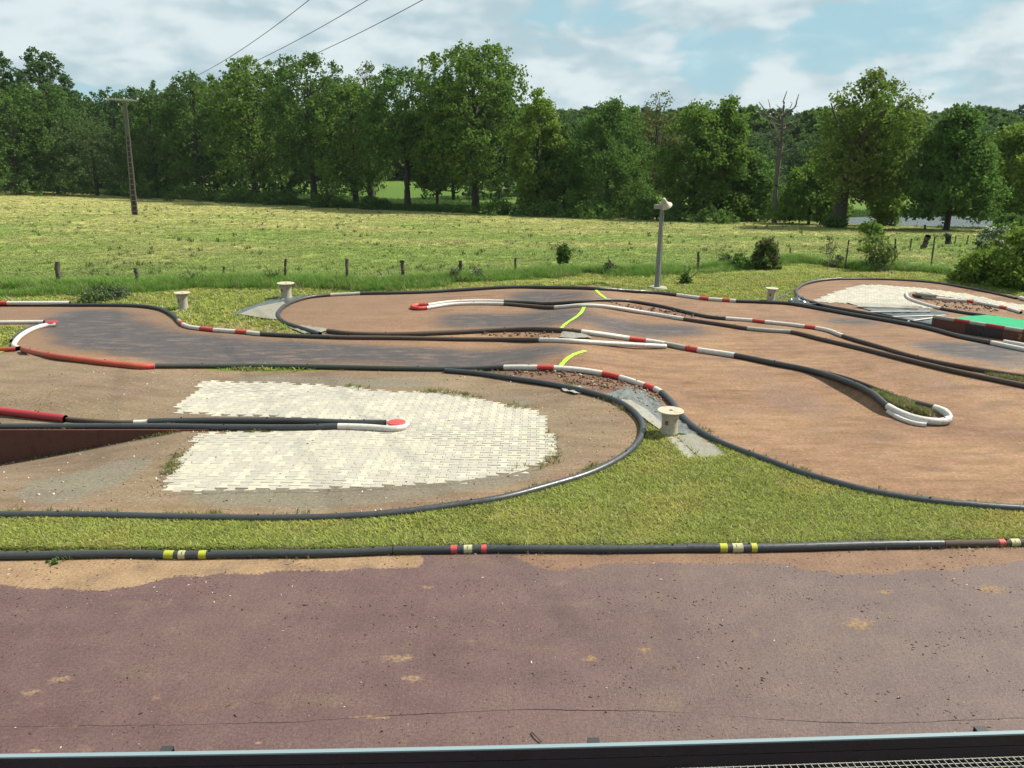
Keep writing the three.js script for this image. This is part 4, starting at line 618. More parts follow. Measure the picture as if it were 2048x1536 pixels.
{ // soil swept over the outer rows of the paving
  const line = along([[322, 988], [420, 985], [500, 983.5], [620, 982], [780, 976.5], [900, 967.5], [1020, 951.5], [1086, 932]], 0.05), pos = [], uv = [], idx = [];
  for (const L of [line]) L.forEach(([x, z], i) => { const [a, b] = L[Math.min(L.length - 1, i + 1)], [c, d] = L[Math.max(0, i - 1)], l = Math.hypot(a - c, b - d) || 1, nx = -(b - d) / l, nz = (a - c) / l, w = 0.055 + 0.03 * noise2(x * 5, z * 5) + 0.015 * noise2(x * 17, z * 17); for (let k = 0; k < 4; k++) { const s = (k / 3 * 2 - 1) * w, px = x + nx * s, pz = z + nz * s; pos.push(px, height(px, pz) + (k === 1 || k === 2 ? 0.017 + 0.004 * noise2(px * 20, pz * 20) : 0.001), pz); uv.push(...zoneUV(NEAR, px, pz + 0.1)); } if (i) for (let k = 0; k < 3; k++) { const p = pos.length / 3 - 8 + k, q = p + 4; idx.push(p, q, p + 1, q, q + 1, p + 1); } });
  const g = new THREE.BufferGeometry(); g.setAttribute('position', new THREE.Float32BufferAttribute(pos, 3)); g.setAttribute('uv', new THREE.Float32BufferAttribute(uv, 2)); g.setIndex(idx); g.computeVertexNormals(); const m = nearMat.clone(); m.side = THREE.DoubleSide; solo('soil_edge', g, m, 'low ridge of soil swept against the front edge of the cream paving', 'soil', null, 'structure');
}
const G_TIP = along([[1030, 747], [1120, 748], [1200, 758], [1270, 778], [1320, 800], [1270, 785], [1200, 772], [1120, 760], [1180, 765], [1250, 780], [1330, 830], [1345, 845]], 0.06);
const G_FAR = [...along([[1860, 600], [1920, 606], [1980, 614], [2000, 622], [1930, 618], [1880, 608]], 0.1), ...along([[1760, 545], [1800, 545], [1805, 548], [1765, 549]], 0.1), ...along([[1220, 606], [1300, 618], [1400, 635]], 0.1), ...along([[960, 667], [1060, 668], [1110, 670]], 0.1)];
// ---- the three wires: each hangs in an upright plane from its insulator over the track to the next pole behind the viewer
[[[365, 165], [618, 0], 'left power line wire crossing the sky above the wood'], [[510, 123], [735, 0], 'middle power line wire crossing the sky above the wood'], [[610, 117], [845, 0], 'right power line wire crossing the sky above the wood']].forEach(([p1, p2, label], i) => {
  const A = WIRE_TOPS[i], hd = new THREE.Vector3(0.56, 0, 0.83).normalize(), n = new THREE.Vector3(-hd.z, 0, hd.x);
  const hit = ([u, v]) => { const d = new THREE.Vector3(...ray(u, v)), t = (A.clone().sub(EYE).dot(n)) / d.dot(n); return EYE.clone().addScaledVector(d, t); };
  const q1 = hit(p1), q2 = hit(p2), s1 = q1.clone().sub(A).dot(hd), s2 = q2.clone().sub(A).dot(hd), y1 = q1.y - A.y, y2 = q2.y - A.y;
  const a = (y2 / s2 - y1 / s1) / (s2 - s1), b = y1 / s1 - a * s1, pts = []; for (let k = 0; k <= 40; k++) { const s = s2 * 1.5 * k / 40; pts.push(new THREE.Vector3(hd.x * s, a * s * s + b * s, hd.z * s)); }
  const o = thing('power_line', label, 'wire', [A.x, A.y, A.z], 'power line wires'); part('wire', tubeBetween(new THREE.CatmullRomCurve3(pts), 0, 1, 0.014, 60, 5, false, false), std(0.03, 0.03, 0.03), o);
});
// ---- sprayed neon lines over the jumps
[[[[1189, 577], [1197, 586], [1207, 594], [1218, 601]], 'yellow green sprayed line across the farthest lane'], [[[1168, 615], [1162, 626], [1150, 636], [1134, 646], [1118, 661]], 'yellow green sprayed line across the middle lane at the jump'], [[[1171, 702], [1152, 708], [1136, 717], [1125, 728], [1119, 737]], 'yellow green sprayed line across the near lane at the jump'], [[[-40, 710], [0, 705], [20, 701], [42, 697]], 'yellow green sprayed line by the orange pipe end']].forEach(([px, label]) => {
  const c = new THREE.CatmullRomCurve3(px.map(([u, v]) => P(u, v))), n = 60, pos = [], idx = [], rg = rngOf(px[0][0] + 99); for (let i = 0; i <= n; i++) { const p = c.getPoint(i / n), t = c.getTangent(i / n), w = 0.045 + 0.02 * noise2(i * 0.3, 4), sx = -t.z, sz = t.x, l = Math.hypot(sx, sz); for (const s of [-1, 1]) { const x = p.x + s * w * sx / l, z = p.z + s * w * sz / l; pos.push(x, height(x, z) + 0.012, z); } if (i) { const a = 2 * i - 2; idx.push(a, a + 1, a + 2, a + 1, a + 3, a + 2); } }
  const g = new THREE.BufferGeometry(); g.setAttribute('position', new THREE.Float32BufferAttribute(pos, 3)); g.setIndex(idx); g.computeVertexNormals(); const m = new THREE.MeshStandardMaterial({ color: new THREE.Color(0.29, 0.62, 0.03), roughness: 0.9, side: THREE.DoubleSide }); solo('painted_line', g, m, label, 'painted line');
});

// ---------------------------------------------------------------- foliage
const leafMat = (tr = 0.35) => new THREE.MeshPhysicalMaterial({ vertexColors: true, roughness: 0.95, transmission: tr, thickness: 0, side: THREE.DoubleSide, specularIntensity: 0.1 });
const LEAF = leafMat(0.45), BARK = std(0.060, 0.050, 0.040, 0.95, { bumpMap: scuff, bumpScale: 0.02 }), DEADBARK = std(0.13, 0.12, 0.105, 0.95);
class Leaves {
  constructor() { this.p = []; this.c = []; this.i = []; }
  add(x, y, z, s, rg, col, flat = 0) {
    // a bent pointed leaf spray of two triangles
    let ax = rg() - 0.5, ay = (rg() - 0.5) * (1 - flat), az = rg() - 0.5, l = Math.hypot(ax, ay, az) || 1; ax /= l; ay /= l; az /= l;
    let bx = rg() - 0.5, by = (rg() - 0.5) * (1 - flat), bz = rg() - 0.5; const d = ax * bx + ay * by + az * bz; bx -= d * ax; by -= d * ay; bz -= d * az; l = Math.hypot(bx, by, bz) || 1; bx /= l; by /= l; bz /= l;
    const h = s * 0.36, k = this.p.length / 3, nx = ay * bz - az * by, ny = az * bx - ax * bz, nz = ax * by - ay * bx, o = s * 0.12;
    this.p.push(x - ax * s * 0.5, y - ay * s * 0.5, z - az * s * 0.5, x + bx * h + nx * o, y + by * h + ny * o, z + bz * h + nz * o, x + ax * s * 0.5, y + ay * s * 0.5, z + az * s * 0.5, x - bx * h + nx * o, y - by * h + ny * o, z - bz * h + nz * o);
    const v = 0.82 + 0.36 * rg(); for (let q = 0; q < 4; q++) this.c.push(col[0] * v, col[1] * v, col[2] * v);
    this.i.push(k, k + 1, k + 2, k, k + 2, k + 3);
  }
  build() { const g = new THREE.BufferGeometry(); g.setAttribute('position', new THREE.BufferAttribute(new Float32Array(this.p), 3)); g.setAttribute('color', new THREE.BufferAttribute(new Float32Array(this.c), 3)); g.setIndex(new THREE.BufferAttribute(new Uint32Array(this.i), 1)); g.computeVertexNormals(); return g; }
}
const TONE = { mid: [0.086, 0.152, 0.032], bright: [0.132, 0.215, 0.034], lime: [0.170, 0.242, 0.038], dark: [0.080, 0.146, 0.032], pine: [0.072, 0.128, 0.044], olive: [0.120, 0.150, 0.036], brown: [0.112, 0.102, 0.044], willow: [0.088, 0.120, 0.055], fresh: [0.098, 0.185, 0.038], grey: [0.10, 0.125, 0.07] };
const PROF = {
  round: t => Math.pow(Math.sin(Math.PI * clamp(0.08 + 0.90 * Math.pow(t, 0.85))), 0.6),
  tall: t => 0.66 + 0.34 * Math.sin(Math.PI * Math.min(1, t * 1.1)) - 0.42 * sstep(0.72, 1.02, t),
  broad: t => 0.74 + 0.26 * Math.sin(Math.PI * Math.min(1, t * 1.05)) - 0.36 * sstep(0.82, 1.02, t),
  cone: t => (0.80 + 0.20 * sstep(0, 0.2, t)) * Math.pow(1 - t, 0.48) + 0.05,
  dome: t => Math.sqrt(Math.max(0.02, 1 - t * t)),
  oak: t => 0.60 + 0.40 * Math.sin(Math.PI * clamp(t * 1.05)) - 0.35 * sstep(0.75, 1, t),
};
function tubeInto(list, pts, r0, r1, radial = 6) { const c = new THREE.CatmullRomCurve3(pts), segs = Math.max(3, pts.length * 3), g = tubeBetween(c, 0, 1, 1, segs, radial, false, false), p = g.attributes.position; for (let i = 0; i <= segs; i++) { const C = c.getPoint(i / segs), r = mix(r0, r1, i / segs); for (let k = 0; k <= radial; k++) { const q = i * (radial + 1) + k; p.setXYZ(q, C.x + (p.getX(q) - C.x) * r, C.y + (p.getY(q) - C.y) * r, C.z + (p.getZ(q) - C.z) * r); } } list.push(g); }
function buildCrown({ h, r, cb = 0.2, prof = 'round', tone = 'mid', tone2, lobes = 30, leaves = 12000, size = 0.34, gap = -0.05, seed = 1, lean = 0, sparseTop = 0, flat = 0, depth = 1, jag = 1 }) {
  const rg = rngOf(seed * 7919 + 13), L = new Leaves(), limbs = [], hC = h * (1 - cb), A = TONE[tone], B = TONE[tone2 || tone], list = [];
  let area = 0;
  for (let i = 0; i < lobes; i++) {
    const t = clamp((i + 0.2 + 0.6 * rg()) / lobes), R = r * PROF[prof](t), lr = r * (0.20 + 0.20 * rg()) * (0.55 + 0.45 * PROF[prof](t)) * jag, a = i * 2.39996 + rg() * 0.9, rad = Math.max(0, R - lr * 0.75) * (0.60 + 0.40 * Math.sqrt(rg())) * (0.92 + 0.26 * rg());
    const y = cb * h + Math.max(lr * 0.5, Math.min(hC - lr * 0.65, t * hC)), c = [Math.cos(a) * rad + lean * y, y, Math.sin(a) * rad * depth];
    list.push([c, lr, t, rg()]); area += lr * lr;
  }
  for (const [c, lr, t, mixc] of list) {
    let n = Math.round(leaves * lr * lr / area / 11); if (sparseTop && t > 0.72) n = Math.round(n * (1 - sparseTop));
    for (let k = 0; k < n; k++) {
      const th = rg() * Math.PI * 2, cz = rg() * 2 - 0.85, s = Math.sqrt(Math.max(0, 1 - cz * cz)), rr = lr * (0.62 + 0.50 * Math.pow(rg(), 0.7));
      const x = c[0] + Math.cos(th) * s * rr, y = c[1] + cz * rr * 0.85, z = c[2] + Math.sin(th) * s * rr * depth;
      if (noise3(x * 0.55 + seed, y * 0.7, z * 0.55) < gap - 0.18 || y < cb * h * 0.55) continue;
      const m = clamp(mixc * 0.7 + 0.5 * rg() - 0.1 + 0.6 * noise3(x * 0.3 + seed, y * 0.3, z * 0.3)), col = [mix(A[0], B[0], m), mix(A[1], B[1], m), mix(A[2], B[2], m)], q = (0.22 + 0.24 * rg()) * Math.min(1, r / 2.2 + 0.04);
      for (let e = 0; e < 11; e++) { const g1 = (rg() + rg() - 1) * 1.7, g2_ = (rg() + rg() - 1) * 1.3, g3 = (rg() + rg() - 1) * 1.7; L.add(x + g1 * q, y + g2_ * q, z + g3 * q, size * (0.7 + 0.6 * rg()), rg, col, flat); }
    }
    const tz = Math.min(c[1] * 0.72, h * 0.7), mid = new THREE.Vector3(c[0] * 0.45, mix(tz, c[1], 0.45), c[2] * 0.45);
    if (rg() < 0.8) tubeInto(limbs, [new THREE.Vector3(lean * tz, tz, 0), mid.add(new THREE.Vector3((rg() - 0.5) * 0.6, (rg() - 0.3) * 0.6, (rg() - 0.5) * 0.6)), new THREE.Vector3(c[0], c[1] + lr * 0.35, c[2])], 0.03 * h * 0.22, 0.012, 5);
  }
  const trunk = [], w = h * 0.021, pts = []; for (let i = 0; i <= 5; i++) pts.push(new THREE.Vector3(lean * h * 0.86 * i / 5 + (rg() - 0.5) * 0.12 * (i ? 1 : 0), h * 0.86 * i / 5 - (i ? 0 : 0.35), (rg() - 0.5) * 0.12)); tubeInto(trunk, pts, w * 1.35, w * 0.2, 9);
  return { crown: L.build(), trunk: mergeGeometries(trunk), limbs: limbs.length ? mergeGeometries(limbs) : null };
}
function place(u, v) { return Array.isArray(v) ? (() => { const [d] = v, r = ray(u, 300), x = r[0] / -r[2] * d; return onGround(x, -d); })() : P(u, v); }
const PROTO = {};
function tree(label, u, v, topV, hwPx, opt = {}, name = 'tree', cat = 'tree') {
  const b = place(u, v), top = atDepth(u, topV, -b.z), h = top.y - b.y, r = hwPx / F * Math.hypot(b.x * 0, b.z, EYE.y - b.y) * 1.0, o = thing(name, label, cat, [b.x, b.y, b.z], opt.group);
  let g = null; const key = opt.proto;
  if (key && PROTO[key]) { const { geo, h: h0, r: r0, mat } = PROTO[key]; g = geo; o.scale.set(r / r0, h / h0, r / r0); o.rotation.y = opt.turn ?? (u * 0.37) % 6.28; }
  else { g = buildCrown({ h, r: r * 1.06, seed: Math.round(u + 2000), ...opt, leaves: Math.round((opt.leaves || 12000) * 1.3) }); if (key) PROTO[key] = { geo: g, h, r }; }
  part('trunk', g.trunk, opt.bark || BARK, o); if (g.limbs) part('branches', g.limbs, opt.bark || BARK, o); part('crown', g.crown, opt.leafMat || LEAF, o);
  return o;
}
// front row, from left to right along the wood's edge
tree('dark broad tree at the left end of the wood', 40, 388, 178, 95, { tone: 'dark', tone2: 'mid', prof: 'broad', cb: 0.1, leaves: 13000 });
tree('dark tree directly left of the round grey green willow', 118, 387, 176, 70, { tone: 'dark', prof: 'broad', cb: 0.1, leaves: 11000 });
tree('round grey green willow bush left of the power pole', 195, 391, 246, 92, { tone: 'willow', tone2: 'dark', prof: 'dome', cb: 0.08, leaves: 15000, size: 0.24, lobes: 34 }, 'willow', 'tree');
tree('dark tree standing just right of the power pole', 318, 394, 184, 62, { tone: 'dark', tone2: 'mid', prof: 'tall', cb: 0.1, leaves: 10000 });
tree('dark green tree whose top meets the left wire', 405, 398, 150, 74, { tone: 'dark', tone2: 'mid', prof: 'tall', cb: 0.14, leaves: 12000 });
tree('broad tree with a sunlit green top under the middle wire', 512, 403, 124, 88, { tone: 'mid', tone2: 'bright', prof: 'broad', cb: 0.16, leaves: 16000 });
tree('tall dark tree with a ragged top under the right wire', 630, 410, 114, 82, { tone: 'dark', tone2: 'mid', prof: 'broad', cb: 0.2, leaves: 14000, gap: 0.0 });
tree('light green tree in front of the ragged dark tree', 712, 414, 166, 84, { tone: 'mid', tone2: 'bright', prof: 'round', cb: 0.14, leaves: 15000, size: 0.28 });
tree('thin airy tree showing sky between its twigs', 738, [112], 120, 38, { tone: 'olive', tone2: 'mid', prof: 'round', cb: 0.45, leaves: 2600, size: 0.26, gap: 0.06, lobes: 22 });
tree('green tree right of the clearing\u2019s left edge, beside the tallest tree', 812, [101], 146, 80, { tone: 'fresh', tone2: 'mid', prof: 'broad', cb: 0.36, leaves: 13000 });
tree('tallest tree of the wood with a broad sunlit crown', 952, 425, 102, 110, { tone: 'mid', tone2: 'bright', prof: 'broad', cb: 0.18, leaves: 24000, lobes: 44 });
tree('small leaning tree at the right edge of the clearing', 876, 420, 285, 42, { tone: 'mid', tone2: 'bright', prof: 'round', cb: 0.32, leaves: 5000, lean: -0.06 });
tree('bright yellow green tree at the right shoulder of the tallest tree', 1074, 430, 184, 50, { tone: 'bright', tone2: 'lime', prof: 'tall', cb: 0.08, leaves: 13000, size: 0.3 });
tree('low dense green tree between the yellow green tree and the cone shaped tree', 1128, 431, 258, 54, { tone: 'mid', tone2: 'fresh', prof: 'dome', cb: 0.04, leaves: 9000 });
tree('broad cone shaped fresh green tree in the middle of the wood\u2019s edge', 1212, 434, 209, 100, { tone: 'fresh', tone2: 'mid', prof: 'cone', cb: 0.04, leaves: 26000, size: 0.24, lobes: 60, jag: 0.8 });
tree('brownish half bare tree behind the cone shaped tree', 1312, [98], 184, 62, { tone: 'brown', tone2: 'olive', prof: 'round', cb: 0.22, leaves: 6500, size: 0.28, sparseTop: 0.7, gap: 0.02 });
tree('full green tree between the half bare tree and the dead tree', 1388, 441, 212, 76, { tone: 'mid', tone2: 'bright', prof: 'broad', cb: 0.05, leaves: 16000, size: 0.28 });
tree('pointed green tree joined to the right of the full green tree', 1446, 442, 204, 68, { tone: 'bright', tone2: 'mid', prof: 'cone', cb: 0.05, leaves: 15000, size: 0.28, jag: 0.9 });
tree('round low green tree left of the dead trunk', 1494, 442, 306, 64, { tone: 'fresh', tone2: 'mid', prof: 'dome', cb: 0.04, leaves: 10000, size: 0.3 });
tree('old leaning oak with a thick dark trunk and airy top', 1712, 456, 150, 96, { tone: 'olive', tone2: 'bright', prof: 'oak', cb: 0.20, leaves: 21000, size: 0.26, lobes: 46, sparseTop: 0.55, lean: 0.02 });
tree('bright green bushy tree below the old oak on its right', 1768, 452, 322, 30, { tone: 'lime', tone2: 'bright', prof: 'tall', cb: 0.02, leaves: 7000, size: 0.26 });
tree('low bushy tree between the dead tree and the oak trunk', 1616, 449, 330, 62, { tone: 'fresh', tone2: 'bright', prof: 'dome', cb: 0.10, leaves: 10000, size: 0.28 });
tree('cone shaped tree in front of the pond with bare lower limbs', 1892, 461, 224, 86, { tone: 'mid', tone2: 'fresh', prof: 'cone', cb: 0.13, leaves: 20000, size: 0.26, lobes: 54, gap: 0.0 });
tree('bright lime green tree at the right frame edge', 2038, 456, 252, 76, { tone: 'lime', tone2: 'bright', prof: 'broad', cb: 0.06, leaves: 16000, size: 0.3 });
// behind them
tree('dark open pine at the far left against the sky', 14, [135], 94, 46, { tone: 'pine', prof: 'round', cb: 0.42, leaves: 6000, size: 0.42, gap: 0.03, proto: 'pine', lobes: 40, jag: 0.7 }, 'pine_tree', 'tree');
tree('dark open pine next right, standing clear against the sky', 102, [135], 98, 56, { proto: 'pine', turn: 2.2 }, 'pine_tree', 'tree');
tree('dark wood tree behind the left end of the wood', 60, [142], 170, 110, { tone: 'pine', tone2: 'dark', prof: 'dome', cb: 0.02, leaves: 9000, size: 0.5, proto: 'back' });
const BACKS = [[-70, 150, 168, 110], [150, 145, 186, 100], [235, 140, 190, 90], [290, 150, 184, 90], [350, 140, 178, 90], [430, 135, 172, 90], [480, 140, 160, 90], [560, 132, 160, 90], [650, 130, 165, 90], [700, 150, 185, 60], [905, 124, 172, 80], [1000, 130, 190, 90], [1075, 138, 232, 80], [1160, 150, 232, 90], [1110, 190, 214, 60], [1250, 160, 238, 90], [1340, 150, 250, 90], [1420, 165, 246, 90], [1500, 150, 262, 80], [1560, 170, 254, 80], [1640, 160, 262, 80], [1800, 180, 246, 90], [1840, 165, 262, 80], [1900, 190, 238, 90], [1960, 170, 246, 80], [2020, 190, 228, 90], [2090, 160, 236, 90], [2120, 150, 250, 90]];
const ORD = ['leftmost', 'second', 'third', 'fourth', 'fifth', 'sixth', 'seventh', 'eighth', 'ninth', 'tenth', 'eleventh', 'twelfth', 'thirteenth', 'fourteenth', 'fifteenth', 'sixteenth', 'seventeenth', 'eighteenth', 'nineteenth', 'twentieth'];
BACKS.forEach(([u, d, tv, hw], i) => { const left = i < 12, k = left ? i : i - 12; if (!left) tv += 10; tree(left ? `${ORD[k]} of the dark background trees filling the wood behind its front row` : `${ORD[k]} dark tree of the second row beyond the cone shaped tree and pond`, u, [d], tv, hw, { proto: 'back', group: left ? 'dark trees inside the wood' : 'second row trees on the valley side' }); });
// ---- the dead tree
{
  const b = P(1549, 446), o = thing('dead_tree', 'leafless dead tree with forked bare branches', 'dead tree', [b.x, b.y, b.z]), px = (u, v, dz = 0) => atDepth(u, v, -b.z + dz).sub(b), list = [], w = 0.25;
  const T = (arr, r0, r1) => tubeInto(list, arr.map(a => px(...a)), r0, r1, 7);
  const tr = []; tubeInto(tr, [[1549, 452], [1550, 400], [1554, 350], [1558, 318], [1563, 280], [1565, 240]].map(a => px(...a)), w, 0.16, 10); part('trunk', mergeGeometries(tr), DEADBARK, o);
  T([[1565, 242], [1566, 225], [1568, 205], [1567, 203], [1574, 182]], 0.15, 0.03); T([[1566, 236], [1576, 224], [1590, 214], [1594, 200], [1598, 188]], 0.11, 0.03); T([[1564, 250], [1545, 236], [1534, 232], [1526, 215], [1518, 204]], 0.12, 0.03); T([[1534, 232], [1540, 216], [1536, 198]], 0.07, 0.02); T([[1534, 232], [1520, 226], [1511, 223], [1508, 216]], 0.08, 0.02); T([[1568, 220], [1560, 226], [1553, 224]], 0.05, 0.02); T([[1567, 203], [1564, 202]], 0.05, 0.02);
  T([[1563, 262, -0.4], [1584, 250, -1], [1600, 240, -1.5], [1620, 230, -2]], 0.10, 0.02); T([[1562, 272, -0.3], [1580, 262, -0.8], [1592, 232, -1]], 0.08, 0.02); T([[1562, 284], [1540, 272], [1520, 266], [1508, 264]], 0.08, 0.02); T([[1561, 296], [1546, 280], [1528, 276], [1505, 274]], 0.07, 0.02); T([[1560, 305], [1580, 300], [1596, 288], [1606, 284]], 0.08, 0.02); T([[1558, 318], [1572, 306], [1585, 300]], 0.07, 0.02); T([[1556, 330], [1552, 318], [1549, 312], [1552, 310]], 0.09, 0.05); T([[1580, 216], [1584, 206], [1580, 204]], 0.04, 0.015); T([[1590, 240], [1596, 226], [1592, 220]], 0.04, 0.015); T([[1556, 334], [1566, 338], [1572, 334]], 0.07, 0.03); T([[1558, 312], [1538, 314], [1512, 312]], 0.06, 0.02);
  const rg = rngOf(606); for (let i = 0; i < 34; i++) { const s = 0.25 + 0.75 * rg(), u0 = 1556 + 8 * s + (rg() - 0.5) * 30 * s, v0 = 330 - 105 * s, L = 14 + 22 * rg(), a = -0.2 - 2.7 * rg(), k = (rg() - 0.5) * 10; T([[u0, v0, (rg() - 0.5) * 2], [u0 + Math.cos(a) * L * 0.5 + k * 0.3, v0 + Math.sin(a) * L * 0.5, (rg() - 0.5) * 3], [u0 + Math.cos(a) * L, v0 + Math.sin(a) * L + k, (rg() - 0.5) * 4]], 0.04, 0.012); }
  part('branches', mergeGeometries(list), DEADBARK, o);
}
// ---- the oak's heavy leaning bole and bare limb
{
  const o = scene.children.find(c => c.userData.label?.startsWith('old leaning oak')), b = o.position, px = (u, v, dz = 0) => atDepth(u, v, -b.z + dz).sub(b), list = [];
  tubeInto(list, [[1674, 462], [1680, 430], [1686, 390], [1698, 340], [1714, 290], [1722, 250]].map(a => px(...a)), 0.62, 0.2, 10); tubeInto(list, [[1714, 292, -2], [1738, 258, -3], [1752, 236, -3.6], [1774, 220, -4]].map(a => px(...a)), 0.2, 0.08, 7); tubeInto(list, [[1708, 304, -1.5], [1690, 270, -2.5], [1670, 232, -3], [1662, 206, -3]].map(a => px(...a)), 0.16, 0.05, 7);
  o.children.find(c => c.name === 'trunk').geometry = mergeGeometries(list);
}
// ---- bushes and shrubs
function shrub(label, u, v, topV, hw, opt = {}, name = 'shrub', cat = 'shrub') {
  const b = P(u, v), h = atDepth(u, topV, -b.z).y - b.y, r = hw / F * Math.hypot(b.z, EYE.y - b.y), o = thing(name, label, cat, [b.x, b.y, b.z]);
  const g = buildCrown({ h, r, cb: 0.03, prof: 'dome', lobes: 22, size: 0.11, seed: u + 5, jag: 0.8, gap: 0.04, ...opt, leaves: Math.round((opt.leaves || 3000) * (hw < 50 && v > 480 ? 0.45 : 0.8)) }); const p = g.crown.attributes.position; void p;
  if (opt.tiny) part('stems', new THREE.CylinderGeometry(0.003, 0.004, h * 0.8, 6).translate(0, h * 0.4, 0), BARK, o); else part('stems', g.limbs || g.trunk, opt.bark || BARK, o); part('foliage', g.crown, LEAF, o);
  if (opt.flowers) { const rg = rngOf(u), L = new Leaves(); for (let i = 0; i < opt.flowers; i++) { const a = rg() * 6.28, e = rg(), rr = r * (0.55 + 0.5 * rg()); L.add(Math.cos(a) * rr * (1 - 0.5 * e), h * (0.35 + 0.65 * e), Math.sin(a) * rr * (1 - 0.5 * e), opt.fs || 0.09, rg, [0.55, 0.55, 0.48], 0.6); } part('blossom', L.build(), LEAF, o); }
  return o;
}
shrub('small green sapling growing at a fence post in the meadow edge', 1126, 544, 490, 13, { tone: 'mid', tone2: 'fresh', prof: 'tall', cb: 0.35, leaves: 1600, size: 0.12 }, 'sapling', 'sapling');
shrub('dry grey twiggy bush right of the green sapling', 1219, 548, 524, 13, { tone: 'grey', tone2: 'brown', leaves: 900, size: 0.08 });
shrub('dark round bush by the meadow fence', 1530, 540, 481, 27, { tone: 'mid', tone2: 'brown', leaves: 5000, size: 0.12 });
shrub('leafy weed bush left of the dark round bush', 1442, 536, 504, 20, { tone: 'mid', tone2: 'grey', leaves: 2200, size: 0.13 });
shrub('low leafy bush touching the dark round bush', 1484, 540, 512, 30, { tone: 'fresh', tone2: 'mid', leaves: 3000, size: 0.12 });
shrub('grey green shrub behind the first dark stake', 1658, 535, 478, 28, { tone: 'grey', tone2: 'brown', leaves: 3400, size: 0.11, gap: 0.02 });
shrub('pale green airy shrub around the second dark stake', 1744, 542, 474, 42, { tone: 'lime', tone2: 'grey', leaves: 3000, size: 0.13, gap: 0.10, prof: 'round' });
shrub('light green young bush at the meadow end before the oak', 1736, 480, 446, 26, { tone: 'lime', tone2: 'fresh', leaves: 2200, size: 0.2, gap: 0.05 });
shrub('large bright green bush at the right frame edge', 2056, 574, 456, 84, { tone: 'bright', tone2: 'lime', leaves: 17000, size: 0.12, lobes: 60, jag: 0.55 }, 'bush', 'bush');
shrub('lower bush in front of the large bright bush', 1978, 566, 506, 62, { tone: 'bright', tone2: 'lime', lobes: 40, jag: 0.6, leaves: 9000, size: 0.12 }, 'bush', 'bush');
shrub('white blossoming bush behind the large bright bush', 1988, 500, 452, 38, { tone: 'grey', tone2: 'fresh', leaves: 3500, size: 0.14, flowers: 420, fs: 0.13 }, 'bush', 'bush');
shrub('white flowered tuft under the stout pale post', 770, 568, 550, 22, { tone: 'grey', tone2: 'fresh', leaves: 900, size: 0.09, flowers: 260, fs: 0.05 }, 'wildflower', 'wildflowers');
shrub('white umbel flowers right of the knobbly fence post', 950, 562, 540, 18, { tone: 'grey', leaves: 900, size: 0.1, flowers: 150, fs: 0.05 }, 'wildflower', 'wildflowers');
shrub('dark weed clump round the knobbly fence post', 908, 564, 544, 22, { tone: 'mid', tone2: 'grey', leaves: 1300, size: 0.1 }, 'weed', 'weed');
shrub('dark nettle clump left of the thin dark post', 545, 568, 550, 18, { tone: 'mid', tone2: 'dark', leaves: 900, size: 0.1 }, 'weed', 'weed');
shrub('dark leafy clump behind the drum on the grass', 385, 572, 553, 20, { tone: 'mid', tone2: 'fresh', leaves: 1000, size: 0.1 }, 'weed', 'weed');
shrub('broad low nettles behind the black pipe in the left verge', 190, 598, 580, 62, { tone: 'fresh', tone2: 'grey', leaves: 2600, size: 0.09, lobes: 24, jag: 0.6 }, 'weed', 'weed');
shrub('small leafy weed on the verge right of the loudspeaker pole', 1371, 568, 546, 11, { tone: 'mid', leaves: 700, size: 0.1 }, 'weed', 'weed');
shrub('single green weed sprouting before the front pipe', 106, 1127, 1118, 11, { tone: 'fresh', tone2: 'fresh', leaves: 110, size: 0.045, lobes: 5, tiny: true }, 'weed', 'weed');
// low growth along the foot of the wood
[[30, 391, 352, 60], [130, 391, 350, 50], [290, 397, 362, 50], [380, 402, 372, 46], [480, 406, 376, 50], [560, 410, 384, 44], [660, 415, 386, 40], [750, 419, 398, 34], [1010, 431, 404, 50], [1100, 434, 410, 44], [1180, 437, 408, 50], [1290, 440, 400, 44], [1360, 443, 414, 40], [1430, 446, 420, 50], [1660, 455, 434, 30], [2020, 468, 432, 34]].forEach(([u, v, t, hw], i) => {
  const o = shrub(`${ORD[i]} low bush along the shaded foot of the wood, counted from the left`, u, v, t, hw, { tone: 'mid', tone2: i < 8 ? 'dark' : 'fresh', leaves: 2600, size: 0.26 }, 'bush', 'bush'); o.userData.group = 'low bushes along the wood edge';
});
